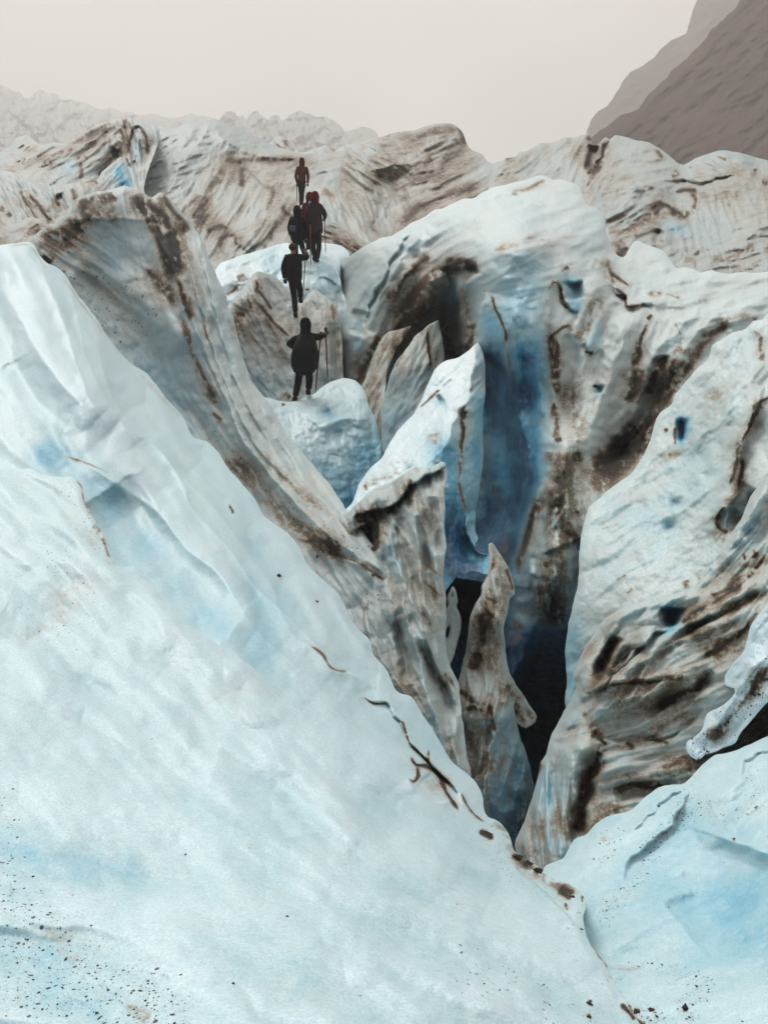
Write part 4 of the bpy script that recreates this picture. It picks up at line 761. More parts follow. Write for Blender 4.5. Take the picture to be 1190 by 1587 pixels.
ice_mass('near_left_glacier_ridge',
 [(-80,275),(-10,264),(10,265),(28,270),(45,277),(60,284),(75,287),(92,286),(110,285),(128,282),(142,279),(152,278),(158,268),(170,258),(180,250),(188,243),(195,246),(200,262),(205,285),(200,330),(120,400),(-80,440)],
 [(-80,275,27),(0,264,30),(75,287,28),(150,279,30),(190,243,34),(200,300,30),(120,390,22),(0,400,20),(50,330,25)],
 ICE_BACK, [(40,320,.7,.8),(120,310,.5,1),(180,265,.8,-.7)], step=1.6, edge=(8,7), relief=1.75, flutes=[(110,44,9,'f'),(70,14,6,'r'),(40,8,3,'r')], cups=[(24,2)], seed=101, thick=5,
 dirt=(0.10,.22,10), blue=(.07,.12), wash=0.18, groove_dirt_shade=.16, kind='structure', strokes=[
 ('D',[(0,265),(50,280),(80,300)],12,-.3),('R',[(0,266),(45,282),(75,305),(90,335)],14,12),('D',[(45,300),(65,325),(80,345)],6,.85),('D',[(0,320),(20,335)],7,.7),('D',[(110,290),(120,310)],6,.6),('D',[(125,286),(148,280),(152,286)],4,.9),('D',[(88,305),(92,320)],6,.6),('B',[(185,265),(192,285)],10,.85),('D',[(30,295),(60,345)],4,.6),('G',[(90,300),(100,330)],9,9)])
ice_mass('low_ice_hump', [(-60,400),(-20,372),(0,358),(15,350),(30,343),(42,338),(55,337),(65,342),(75,350),(85,360),(90,400),(0,420)], [(-20,372,21),(30,343,21.5),(75,350,21.5),(60,400,20),(-60,400,20)], ICE_BACK, [(40,360,1,-.4)],
 step=1.6, edge=(8,7), flutes=[(50,12,3,'r')], seed=103, thick=2, dirt=(0.25,.2,10), blue=(.05,.05), wash=0.20, kind='structure', strokes=[('D',[(55,345),(62,352),(55,360)],5,.6)])
ice_mass('dirty_glacier_dome',
 [(520,300),(535,240),(555,225),(575,214),(590,213),(605,208),(622,205),(640,203),(655,197),(672,193),(688,190),(700,191),(710,198),(717,207),(722,220),(728,230),(738,235),(748,240),(756,250),(765,254),(778,250),(800,262),(820,330),(760,420),(680,470),(600,470),(540,400)],
 [(520,300,46),(555,225,50),(640,203,52),(690,190,52),(722,220,50),(765,254,46),(820,330,36),(620,330,42),(600,290,44),(680,300,42),(600,390,36),(680,420,32),(760,400,31),(560,360,38)],
 ICE_BACK, [(580,330,.5,1),(570,270,.8,.6),(680,290,1,-.55),(720,330,1,-.5),(620,380,.5,-1)], step=1.6, edge=(7,6), relief=1.75, flutes=[(110,44,9,'f'),(120,18,6,'r'),(80,14,3,'r'),(24,5,1,'f')], cups=[(24,2)], seed=107, thick=6,
 dirt=(0.26,.24,14), blue=(.03,.10), wash=0.26, groove_dirt_shade=.16, kind='structure', strokes=[
 ('G',[(585,380),(600,330),(605,290),(600,260)],26,22),('R',[(520,300),(550,340),(580,385)],12,10),('R',[(570,265),(600,300),(590,350)],12,6),('D',[(640,218),(660,205),(690,200),(705,198)],6,.6),('D',[(590,210),(606,207)],4,.7),('D',[(708,195),(718,210),(722,225)],5,.9),
 ('L',[(640,222),(670,212),(700,208),(720,225)],26,10),('D',[(650,255),(670,245)],6,.5),('D',[(600,300),(640,285),(700,260)],5,.4),('D',[(600,260),(612,280)],13,.3),('D',[(620,350),(650,320),(700,300),(740,290)],7,.5),('B',[(640,345),(655,340)],16,.2),('D',[(640,370),(690,330),(740,310)],8,.5),
 ('D',[(560,240),(590,225)],9,-.2),('B',[(628,262),(632,275)],8,.2)])
ice_mass('right_glacier_back',
 [(760,300),(762,262),(775,254),(785,246),(798,243),(806,236),(816,234),(826,228),(838,222),(850,222),(862,219),(875,213),(888,213),(898,211),(906,208),(911,205),(914,211),(916,224),(922,225),(930,219),(938,212),(944,217),(952,210),(965,212),(982,217),(1000,219),(1016,226),(1030,236),(1042,246),(1052,254),(1058,255),(1068,250),(1078,244),(1090,240),(1104,236),(1122,233),(1140,235),(1158,239),(1175,244),(1200,250),(1520,270),(1520,480),(1060,460),(950,430),(860,340)],
 [(760,300,40),(785,246,44),(862,219,46),(911,205,46),(940,215,46),(1000,219,44),(1055,255,40),(1122,233,40),(1200,250,38),(1520,270,36),(900,280,38),(1000,290,34),(1100,300,33),(960,380,28),(1080,390,27),(1200,400,24),(1520,480,22),(1060,460,24),(860,340,34)],
 ICE_BACK, [(840,250,1,-.6),(900,250,.6,-1),(990,260,1,-.15),(960,350,1,-.4),(1100,270,1,.1),(1150,360,1,-.25),(1120,330,.2,1)], step=1.6, edge=(7,6), relief=1.75, flutes=[(110,44,9,'f'),(110,20,6,'r'),(70,14,3,'r'),(24,5,1,'f')], cups=[(30,4)], seed=109, thick=6,
 dirt=(0.12,.24,14), blue=(.06,.12), wash=0.20, groove_dirt_shade=.16, kind='structure', strokes=[
 ('D',[(912,208),(915,230),(905,262)],4,1.0),('D',[(925,232),(935,225),(930,250),(920,265),(908,272)],9,1.1),('G',[(920,225),(918,265)],9,22),('D',[(780,248),(800,240)],4,.8),('L',[(905,272),(925,250),(940,222),(945,215)],20,-12),
 ('D',[(1015,228),(1022,240),(1030,245)],5,.8),('D',[(1045,248),(1056,252)],4,1.3),('D',[(1045,262),(1050,270),(1040,275)],4.5,.8),('L',[(1030,282),(1060,280),(1095,285),(1110,275),(1140,272)],22,-9),('D',[(1110,242),(1125,248)],3,.7),('D',[(1168,263),(1174,266)],4,1.0),
 ('R',[(900,280),(940,270),(970,275),(1020,290),(1060,278)],12,10),('R',[(1060,258),(1110,236),(1170,244)],14,8),('D',[(1100,235),(1190,250)],12,-.2),('L',[(910,290),(935,268),(970,280),(1000,295)],26,11),
 ('D',[(1045,298),(1060,295),(1080,295)],5,.9),('D',[(1010,335),(1020,320),(1035,318),(1045,330),(1060,335),(1070,328)],6,1.05),('D',[(1000,345),(1012,335)],6,.7),('L',[(1075,330),(1060,335),(1045,332),(1030,318),(1015,325),(1000,345),(940,355)],34,-16),('D',[(1070,300),(1078,310),(1074,325)],4,.6),
 ('B',[(1030,350),(1050,355)],14,.25),('G',[(1020,355),(1018,380)],7,10),('D',[(955,395),(965,388),(975,382)],7,1.1),('D',[(940,360),(980,350),(1005,340)],9,.45),('D',[(950,380),(970,370),(990,365)],7,.4),('D',[(1080,300),(1120,310),(1150,300)],16,.25),
 ('R',[(1520,330),(1190,350),(1150,375),(1110,400),(1085,412)],14,12),('D',[(1100,405),(1140,395),(1170,380)],7,.5),('D',[(1060,400),(1080,410)],14,.35),('D',[(1078,390),(1082,395)],5,.8),('D',[(1180,280),(1190,285)],6,.7),('B',[(930,300),(925,320)],10,.25),('D',[(990,210),(1000,222)],4,.5)])

# distant icefall, fading into the cloud
ice_mass('icefall_left',
 [(-200,100),(-60,125),(-20,128),(0,132),(12,138),(22,143),(32,143),(38,151),(48,150),(55,142),(66,141),(72,147),(82,145),(90,148),(96,155),(110,153),(122,157),(135,158),(148,166),(160,168),(170,166),(180,170),(192,175),(205,174),(215,180),(240,178),(262,183),(285,178),(296,175),(304,180),(322,181),(340,186),(380,210),(420,320),(200,330),(-200,330)],
 [(-200,100,1223),(0,132,1223),(150,165,1260),(340,186,1223),(-200,330,592),(200,330,556),(420,320,556),(100,230,889)], ICE_FAR, [(100,200,1,.3)], step=1.5, edge=(4,4), cells=(26,22), flutes=[(40,16,6,'r'),(18,8,3,'r')], seed=113, jag=1.3, thick=20,
 dirt=(.10,.22,10), blue=(.10,.2), groove_dirt_shade=.10, kind='structure')
ice_mass('icefall_centre',
 [(330,260),(338,190),(346,180),(350,174),(358,171),(364,174),(368,180),(376,177),(380,186),(386,178),(393,173),(400,172),(405,178),(412,183),(417,186),(420,180),(428,177),(433,181),(436,188),(444,184),(450,178),(458,175),(466,171),(474,176),(484,177),(490,182),(500,180),(512,184),(524,190),(530,197),(534,203),(545,200),(552,199),(560,195),(568,197),(576,199),(584,206),(589,214),(600,225),(640,290),(500,330),(380,330)],
 [(330,260,917),(350,174,1084),(466,171,1084),(589,214,1044),(640,290,750),(500,330,500),(380,330,544),(470,250,791)], ICE_FAR, [(450,210,.1,1)], step=1.5, edge=(4,4), cells=(24,24), flutes=[(30,12,7,'r'),(16,7,3,'r')], seed=127, jag=1.1, thick=20,
 dirt=(.12,.2,10), blue=(.08,.18), groove_dirt_shade=.16, kind='structure', strokes=[('D',[(440,190),(455,205),(460,190)],12,.3),('D',[(540,215),(580,215)],10,.3)])
ice_mass('glacier_rise',
 [(400,300),(410,235),(418,222),(428,213),(436,211),(442,214),(450,216),(460,225),(466,236),(480,232),(495,228),(505,225),(515,230),(535,225),(560,220),(572,218),(590,260),(560,330),(420,330)],
 [(410,235,90),(440,212,92),(466,236,88),(572,218,90),(420,330,70),(560,330,70)], ICE_BACK, [(450,240,.8,1)], step=1.6, edge=(6,6), flutes=[(50,14,7,'r'),(24,8,3,'r')], seed=131, thick=8,
 dirt=(0.30,.2,9), blue=(.06,.12), wash=.06, groove_dirt_shade=.15, kind='structure', strokes=[('D',[(442,216),(446,232)],4,.7),('D',[(510,228),(520,233)],6,.7)])

# mountains
def rock_material(name, col):
    m = plain_material(name, tuple(v * .8 for v in col), .95, .9, .035, 0, 0)
    N, L = m.node_tree.nodes, m.node_tree.links
    n = [x for x in N if x.type == 'TEX_NOISE'][0]; n.inputs['Detail'].default_value = 9; n.inputs['Roughness'].default_value = .72
    return m
ROCK = rock_material('mountain_rock', (.085, .052, .040))
def mountain(name, outline, depth, seed):
    return ice_mass(name, outline, depth, ROCK, [(1000,100,1,-.8)], step=2.2, edge=(6,5), flutes=[(140,30,16,'r'),(60,14,7,'r'),(24,8,3,'r')], seed=seed, jag=1.8, relief=.5, thick=60, kind='structure')
mountain('far_mountain', [(860,330),(895,225),(908,206),(912,196),(928,170),(944,161),(958,138),(974,115),(990,103),(1010,90),(1024,75),(1043,62),(1061,51),(1066,40),(1070,30),(1075,16),(1082,0),(1095,-30),(1130,-80),(1180,-130),(1560,-130),(1560,330)],
 [(908,206,694),(974,115,725),(1075,16,757),(1180,-130,806),(1560,-130,757),(1560,330,580),(860,330,614)], 137)
mountain('near_mountain', [(880,330),(905,225),(921,208),(938,197),(964,177),(985,170),(997,160),(1012,143),(1029,125),(1048,106),(1072,82),(1086,68),(1095,59),(1105,43),(1122,30),(1141,13),(1147,0),(1165,-35),(1200,-70),(1260,-130),(1560,-130),(1560,330)],
 [(921,208,263),(1029,125,279),(1147,0,294),(1260,-130,312),(1560,-130,263),(1560,330,187),(880,330,225)], 139)

# unseen rock slope added right of and behind the camera to cut horizon light
def horizon_light_blocker():
    na, nr = 150, 34
    A, R = np.meshgrid(np.radians(np.linspace(38, 262, na)), np.linspace(0, 1, nr))
    rr = 215 + 190 * R + fbm(A * 9, R * 3, 4, 9) * 38; zz = -14 + 235 * R ** 1.1 + fbm(A * 14, R * 5, 4, 12) * 26 * R
    V = np.stack([np.sin(A) * rr, np.cos(A) * rr, zz], -1).reshape(-1, 3)
    i = np.arange((nr - 1) * na).reshape(nr - 1, na)[:, :-1].ravel()
    me = bpy.data.meshes.new('horizon_light_blocker'); me.from_pydata(V.tolist(), [], np.stack([i, i + 1, i + na + 1, i + na], 1).tolist())
    for p in me.polygons: p.use_smooth = True
    me.materials.append(ROCK); o = bpy.data.objects.new('horizon_light_blocker', me); scene.collection.objects.link(o); o['kind'] = 'structure'
horizon_light_blocker()

# deep interior of the crevasse and the glacier beneath everything
def glacier_bed():
    xs = np.concatenate([np.linspace(-800, -30, 30), np.linspace(-28, 28, 57), np.linspace(30, 800, 30)])
    ys = np.concatenate([np.linspace(-460, -8, 20), np.linspace(-6, 40, 66), np.linspace(42, 1300, 130)])
    X, Y = np.meshgrid(xs, ys)
    Z = -7.5 + 0.11 * np.clip(Y - 30, 0, None) + fbm(X / 14, Y / 14, 4, 5) * np.clip(Y / 20, .3, 6)
    V = np.stack([X, Y, Z], -1).reshape(-1, 3); n = len(xs); m = len(ys)
    i = np.arange((m - 1) * n).reshape(m - 1, n)[:, :-1].ravel()
    me = bpy.data.meshes.new('glacier_bed'); me.from_pydata(V.tolist(), [], np.stack([i, i + 1, i + n + 1, i + n], 1).tolist())
    at = me.color_attributes.new('mask', 'FLOAT_COLOR', 'POINT')
    c = np.zeros((len(V), 4)); c[:, 1] = np.where(V[:, 1] < 40, .9, .2); c[:, 0] = .1; at.data.foreach_set('color', c.ravel())
    for p in me.polygons: p.use_smooth = True
    me.materials.append(ICE_BACK)
    o = bpy.data.objects.new('glacier_bed', me); scene.collection.objects.link(o); o['kind'] = 'structure'
glacier_bed()

def haze_box():
    x, y0, y1, z0, z1 = 820.0, -480.0, 1320.0, -30.0, 560.0
    me = bpy.data.meshes.new('haze')
    v = [(-x, y0, z0), (x, y0, z0), (x, y1, z0), (-x, y1, z0), (-x, y0, z1), (x, y0, z1), (x, y1, z1), (-x, y1, z1)]
    me.from_pydata(v, [], [(0, 3, 2, 1), (4, 5, 6, 7), (0, 1, 5, 4), (1, 2, 6, 5), (2, 3, 7, 6), (3, 0, 4, 7)])
    m = bpy.data.materials.new('haze'); m.use_nodes = True; N, L = m.node_tree.nodes, m.node_tree.links
    N.clear(); o = N.new('ShaderNodeOutputMaterial'); p = N.new('ShaderNodeVolumePrincipled')
    p.inputs['Color'].default_value = (.95, .895, .86, 1); p.inputs['Density'].default_value = HAZE
    p.inputs['Anisotropy'].default_value = 0.2
    L.new(p.outputs[0], o.inputs['Volume']); me.materials.append(m)
    ob = bpy.data.objects.new('haze', me); scene.collection.objects.link(ob); ob['kind'] = 'stuff'
    ob['label'] = 'thin grey mist filling the air over the glacier'
haze_box()
# ---------------------------------------------------------------- small stones lying on the near ice
def stones(name, surf, n, size, seed, thr=.25, extra=()):
    X, Y, co, S = SURF[surf]
    rng = np.random.RandomState(seed)
    w = np.clip(S - thr, 0, 1) ** 1.5 + .0006
    pick = rng.choice(len(X), n, p=w / w.sum())
    V = []; Fc = []
    base = [(1, 0, 0), (-.5, .87, 0), (-.5, -.87, 0), (.2, .1, .8), (.1, -.1, -.8), (-.9, 0, .25)]
    tri = [(0, 1, 3), (1, 5, 3), (5, 2, 3), (2, 0, 3), (1, 0, 4), (5, 1, 4), (2, 5, 4), (0, 2, 4)]
    items = [(co[i], size * (rng.pareto(2.4) * .55 + .35)) for i in pick]
    for (px, py, r) in extra:
        i = np.argmin((X - px) ** 2 + (Y - py) ** 2); items.append((co[i], r))
    big = [e[2] for e in extra]
    for c, r in items:
        r = min(r, .030 if r in big else size * 3); a = rng.uniform(0, 6.28); ca, sa = math.cos(a), math.sin(a); sc = rng.uniform(.6, 1.3, 3) * r
        off = len(V)
        for v in base:
            v = np.array(v) * (1 + rng.uniform(-.25, .25, 3)) * sc
            V.append((c[0] + v[0] * ca - v[1] * sa, c[1] + v[0] * sa + v[1] * ca, c[2] + v[2] * .7 + r * .15))
        Fc += [tuple(off + k for k in t) for t in tri]
    me = bpy.data.meshes.new(name); me.from_pydata(V, [], Fc); me.materials.append(GRIT)
    o = bpy.data.objects.new(name, me); scene.collection.objects.link(o)
    o['kind'] = 'stuff'; o['label'] = 'dark grit and small stones scattered on the ice'
GRIT = plain_material('dark_grit', (.035, .028, .024), .9, .4, 60)
stones('scattered_grit', 'foreground_slope', 4200, .0016, 3, extra=[(431,892,.022),(491,932,.018),(355,786,.014),(900,1440,.01),(914,1556,.012),(912,1576,.012),(287,1325,.006),(362,1524,.007),(755,1292,.03),(800,1330,.03),(818,1338,.03),(832,1350,.03),(888,1390,.02),(445,1420,.006)])
stones('scattered_fine_grit', 'right_foreground_slope', 1500, .0026, 4, extra=[(1061,1562,.022),(1010,1565,.013),(986,1567,.018),(1019,1250,.016),(1137,1300,.01)])
stones('ledge_grit', 'speckled_ice_ledge', 600, .006, 5)

# ---------------------------------------------------------------- the walkers
def link(o, parent=None):
    scene.collection.objects.link(o)
    if parent: o.parent = parent
    return o
def skin_mesh(name, pts, edges, radii, mat, parent, root=0, sub=2):
    me = bpy.data.meshes.new(name); me.from_pydata(pts, edges, [])
    o = link(bpy.data.objects.new(name, me), parent)
    md = o.modifiers.new('skin', 'SKIN')
    sv = me.skin_vertices[0].data if me.skin_vertices else None
    if sv is None:
        bpy.context.view_layer.objects.active = o
    for i, r in enumerate(radii):
        rr = r if isinstance(r, tuple) else (r, r)
        me.skin_vertices[0].data[i].radius = rr; me.skin_vertices[0].data[i].use_root = (i == root)
    md.use_smooth_shade = True
    s = o.modifiers.new('smooth', 'SUBSURF'); s.levels = sub; s.render_levels = sub
    me.materials.append(mat)
    return o
def mesh_obj(name, bm, mat, parent=None, smooth=True):
    me = bpy.data.meshes.new(name); bm.to_mesh(me); bm.free()
    for p in me.polygons: p.use_smooth = smooth
    me.materials.append(mat)
    return link(bpy.data.objects.new(name, me), parent)
def lathe(bm, a, b, r0, r1, n=10):
    a = Vector(a); b = Vector(b); q = (b - a).to_track_quat('Z', 'Y')
    rings = []
    for c, r in ((a, r0), (b, r1)):
        rings.append([bm.verts.new(c + q @ Vector((r * math.cos(2*math.pi*k/n), r * math.sin(2*math.pi*k/n), 0))) for k in range(n)])
    for k in range(n):
        bm.faces.new((rings[0][k], rings[0][(k+1) % n], rings[1][(k+1) % n], rings[1][k]))
    bm.faces.new(rings[0][::-1]); bm.faces.new(rings[1])
def blob(bm, c, r, seg=14):
    m = Matrix.Translation(c) @ Matrix.Diagonal((*r, 1))
    return bmesh.ops.create_uvsphere(bm, u_segments=seg, v_segments=seg // 2 + 2, radius=1, matrix=m)['verts']

SKIN = plain_material('skin', (.36, .21, .15), .55, .1, 30)
HAIR = plain_material('hair', (.03, .02, .015), .8, .3, 80)
BLACK = plain_material('black_cloth', (.006, .005, .0055), .75, .35, 25, bump=.4)
CHAR = plain_material('charcoal_cloth', (.012, .010, .009), .75, .35, 25, bump=.4)
BROWNC = plain_material('brown_grey_cloth', (.03, .019, .017), .75, .3, 25, bump=.4)
RED = plain_material('dark_red_cloth', (.10, .010, .006), .7, .3, 25, bump=.4)
REDB = plain_material('red_brown_cloth', (.09, .017, .010), .7, .3, 25, bump=.4)
BLUEP = plain_material('blue_grey_pack_cloth', (.06, .085, .12), .6, .25, 25, bump=.3)
BLUEL = plain_material('light_blue_cloth', (.18, .42, .62), .6, .15, 25)
WOOD = plain_material('varnished_wood', (.13, .055, .02), .45, .3, 20)
REDW = plain_material('red_varnished_wood', (.17, .022, .012), .4, .3, 20)
STEEL = plain_material('worn_steel', (.18, .18, .18), .4, .3, 40, .8)
GLOVE = plain_material('grey_glove', (.06, .05, .045), .8, .3, 30)
LEATHER = plain_material('black_boot_leather', (.010, .009, .009), .55, .3, 40)

def surf_point(name, px, py):
    X, Y, co, _ = SURF[name]
    i = np.argmin((X - px) ** 2 + (Y - py) ** 2); return co[i]

def person(label, surf, foot, joints, cloth, legs, hood, group='walkers in single file up the glacier', bulk=1.0, cape=False, hooded=True):
    base = surf_point(surf, *foot)
    dist = float(np.dot(base - CAM, FW)); ppm = F_PX / dist
    e = bpy.data.objects.new('person', None); e.location = base; e.empty_display_size = .3
    link(e); set_props(e, label, 'person', group)
    def J(k):
        px, py, y = (joints[k] + (0,))[:3]
        return Vector(((px - foot[0]) / ppm, y, (foot[1] - py) / ppm / math.cos(PITCH)))
    # joints; facing +Y, away from the viewer
    hd, nk, pv = J('head'), J('neck'), J('pelvis')
    ch = nk.lerp(pv, .30); wa = nk.lerp(pv, .68)
    P = [pv, wa, ch, nk, nk.lerp(hd, .55) + Vector((0, .01, 0)), hd, hd + Vector((0, .01, .085))]
    R = [.14, .125, .16, .062, .06, .098, .07]; E = [(0, 1), (1, 2), (2, 3), (3, 4), (4, 5), (5, 6)]
    # nose and chin on the far side of the head
    P += [hd + Vector((0, .105, -.01)), hd + Vector((0, .08, -.075))]; R += [.018, .035]; E += [(5, 7), (4, 8)]
    arms = {}
    for s in 'LR':
        sh, el, ha = J('shoulder' + s), J('elbow' + s), J('hand' + s)
        i = len(P); hdir = (ha - el).normalized()
        palm = ha + hdir * .07
        P += [sh, el, ha, palm]; R += [.066, .047, .03, .036]; E += [(2, i), (i, i+1), (i+1, i+2), (i+2, i+3)]
        side = hdir.cross(Vector((0, 1, 0))); side = side.normalized() if side.length > .05 else Vector((1, 0, 0))
        curl = Vector((0, 1, 0)) - hdir * hdir.y; curl.normalize()
        for f, ln in enumerate((.040, .047, .044, .034)):
            j = len(P); off = side * (f - 1.5) * .021
            a = palm + off + hdir * .02; b = a + hdir * ln * .6 + curl * ln * .3; c = b + curl * ln * .8 - hdir * .01
            P += [a, b, c]; R += [.0095, .009, .007]; E += [(i+3, j), (j, j+1), (j+1, j+2)]
        j = len(P); a = palm - side * .035 - hdir * .03; P += [a, a + hdir * .03 + curl * .03]; R += [.011, .008]; E += [(i+3, j), (j, j+1)]
        arms[s] = (sh, el, ha, palm, hdir)
    leg = {}
    for s in 'LR':
        hp, kn, an = J('hip' + s), J('knee' + s), J('ankle' + s)
        i = len(P); P += [hp, kn, an, an + Vector((0, .06, -.05)), an + Vector((0, .17, -.06))]; R += [.085, .06, .042, .04, .03]
        E += [(0, i), (i, i+1), (i+1, i+2), (i+2, i+3), (i+3, i+4)]; leg[s] = (hp, kn, an)
    skin_mesh('body', P, E, R, SKIN, e, 0, 1)
    for sx in (-1, 1):
        bm = bmesh.new(); blob(bm, hd + Vector((sx * .034, .088, .012)), (.013, .010, .010), 8); mesh_obj('eye', bm, LEATHER, e)
    # jacket: torso and sleeves
    b = bulk; P = [pv + Vector((0, 0, -.10)), pv, wa, ch, nk + Vector((0, 0, -.03)), nk + Vector((0, 0, .035))]
    R = [(.17*b, .13*b), (.185*b, .14*b), (.18*b, .145*b), (.20*b, .15*b), .10, .075]; E = [(0, 1), (1, 2), (2, 3), (3, 4), (4, 5)]
    for s in 'LR':
        sh, el, ha, palm, hdir = arms[s]; i = len(P)
        P += [sh, sh.lerp(el, .5), el, el.lerp(ha, .5), ha]; R += [.098*b**.5, .082*b**.5, .072, .062, .055]; E += [(3, i)] + [(i+k, i+k+1) for k in range(4)]
    skin_mesh('jacket', P, E, R, cloth, e, 0, 2)
    P = [pv]; R = [(.155, .13)]; E = []
    for s in 'LR':
        hp, kn, an = leg[s]; i = len(P)
        P += [hp, hp.lerp(kn, .5), kn, kn.lerp(an, .5), an + Vector((0, 0, .03))]; R += [.105, .095, .080, .078, .070]; E += [(0, i)] + [(i+k, i+k+1) for k in range(4)]
    skin_mesh('trousers', P, E, R, legs, e, 0, 2)
    for s in 'LR':
        an = leg[s][2]
        skin_mesh('boot', [an + Vector((0, -.02, .07)), an + Vector((0, -.02, -.035)), an + Vector((0, .09, -.05)), an + Vector((0, .19, -.055))], [(0, 1), (1, 2), (2, 3)], [.066, (.062, .055), (.058, .045), (.052, .035)], LEATHER, e, 0, 2)
        palm, hdir = arms[s][3], arms[s][4]
        skin_mesh('glove', [arms[s][2], palm, palm + hdir * .06 + Vector((0, .02, 0))], [(0, 1), (1, 2)], [.045, .055, .04], GLOVE, e, 0, 1)
    if cape:                                    # loose rain cape over a pack
        bm = bmesh.new(); rings = []
        prof = [(nk.z + .06, .075, .08, 0), (nk.z - .01, .15, .13, -.02), (ch.z + .06, .23, .20, -.04), (ch.z - .08, .27, .25, -.08), (wa.z + .02, .30, .27, -.09), (pv.z + .06, .29, .24, -.06), (pv.z - .03, .25, .20, -.03), (pv.z - .08, .215, .17, -.02)]
        for ri, (z, rx, ry, oy) in enumerate(prof):
            cx = nk.x + (pv.x - nk.x) * (nk.z - z) / max(.01, nk.z - pv.z)
            rings.append([bm.verts.new((cx + math.cos(a_) * rx * (1 + .05 * math.sin(a_ * 7 + ri * .3) * min(ri / 4, 1)), oy + math.sin(a_) * ry * (1 + .05 * math.sin(a_ * 9 + ri)), z + .025 * math.sin(a_ * 5) * (ri == 7))) for a_ in [2 * math.pi * q / 40 for q in range(40)]])
        for r0, r1 in zip(rings, rings[1:]):
            for q in range(40): bm.faces.new((r0[q], r0[(q + 1) % 40], r1[(q + 1) % 40], r1[q]))
        mesh_obj('cape', bm, cloth, e)
    bm = bmesh.new()
    if hooded:
        vs = blob(bm, hd + Vector((0, -.025, .015)), (.125, .135, .155), 18)
        for v in vs:
            d = v.co - hd
            if d.z > .10: v.co += Vector((0, -.03, .02))
            if d.z < -.06: v.co.x = hd.x + d.x * 1.25; v.co.z -= .06
        bmesh.ops.delete(bm, geom=[v for v in bm.verts if (v.co - hd).y > .075 and abs((v.co - hd).x) < .09 and (v.co - hd).z < .09], context='VERTS')
        mesh_obj('hood', bm, hood, e)
    else:
        blob(bm, hd + Vector((0, -.012, .045)), (.108, .118, .098), 18)
        mesh_obj('woollen_hat', bm, hood, e)
    for m in e.children:
        pass
    return e, ppm, base, J

def walking_pole(label, owner, top, tip, y0, y1, mat, r=.019, group='walking poles held by the walkers'):
    e0, ppm, base, _ = owner
    foot = owner_foot[e0.name]
    def W(p, y): return Vector(base) + Vector(((p[0] - foot[0]) / ppm, y, (foot[1] - p[1]) / ppm / math.cos(PITCH)))
    a, b = W(top, y0), W(tip, y1)
    t = bpy.data.objects.new('walking_pole', None); t.location = b; t.empty_display_size = .1; link(t); set_props(t, label, 'walking pole', group)
    la = a - b; d = la.normalized()
    bm = bmesh.new(); lathe(bm, d * .10, la, r * .85, r); mesh_obj('shaft', bm, mat, t)
    bm = bmesh.new(); lathe(bm, la - d * .16, la + d * .02, r * 1.35, r * 1.6); lathe(bm, la + d * .02, la + d * .04, r * 1.9, r * 1.3); mesh_obj('grip', bm, LEATHER, t)
    bm = bmesh.new(); lathe(bm, Vector((0, 0, 0)), d * .11, .004, r * .95); mesh_obj('tip', bm, STEEL, t)
    return t
owner_foot = {}
def add_person(*a, **k):
    p = person(*a, **k); owner_foot[p[0].name] = a[2]; return p

def backpack(label, owner, c, size, y, mat, matpocket, strip=None):
    e0, ppm, base, _ = owner; foot = owner_foot[e0.name]
    ctr = Vector(base) + Vector(((c[0] - foot[0]) / ppm, y, (foot[1] - c[1]) / ppm / math.cos(PITCH)))
    t = bpy.data.objects.new('backpack', None); t.location = ctr - Vector((0, 0, size[2])); link(t); set_props(t, label, 'backpack', 'backpacks worn by the walkers')
    up = Vector((0, 0, size[2]))
    bm = bmesh.new(); bmesh.ops.create_cube(bm, size=2, matrix=Matrix.Translation(up) @ Matrix.Diagonal((*size, 1)))
    bmesh.ops.bevel(bm, geom=bm.edges[:], offset=min(size) * .55, segments=4, profile=.6, affect='EDGES')
    for v in bm.verts:
        f = (v.co.z) / (2 * size[2]); v.co.x *= 1.05 - .25 * f
    mesh_obj('pack_bag', bm, mat, t)
    bm = bmesh.new(); s2 = (size[0] * .62, size[1] * .35, size[2] * .42); bmesh.ops.create_cube(bm, size=2, matrix=Matrix.Translation(up + Vector((0, -size[1] * .98, -size[2] * .2))) @ Matrix.Diagonal((*s2, 1)))
    bmesh.ops.bevel(bm, geom=bm.edges[:], offset=min(s2) * .5, segments=3, affect='EDGES'); mesh_obj('pocket', bm, matpocket, t)
    for sx in (-1, 1):
        bm = bmesh.new(); x = sx * size[0] * .62
        pts = [Vector((x, size[1] * .6, size[2] * 1.9)), Vector((x * 1.05, size[1] * 1.6, size[2] * 1.95)), Vector((x * 1.1, size[1] * 2.6, size[2] * 1.4)), Vector((x * 1.1, size[1] * 1.2, size[2] * .5))]
        for p0, p1 in zip(pts, pts[1:]): lathe(bm, p0, p1, .022, .022, 8)
        mesh_obj('strap', bm, LEATHER, t)
    if strip:
        bm = bmesh.new(); bmesh.ops.create_cube(bm, size=2, matrix=Matrix.Translation(up + Vector((strip[0], -size[1] * .95, size[2] * .25))) @ Matrix.Diagonal((strip[1], .03, size[2] * .85, 1)))
        bmesh.ops.bevel(bm, geom=bm.edges[:], offset=.015, segments=2, affect='EDGES'); mesh_obj('rolled_mat', bm, BLUEL, t)
    return t

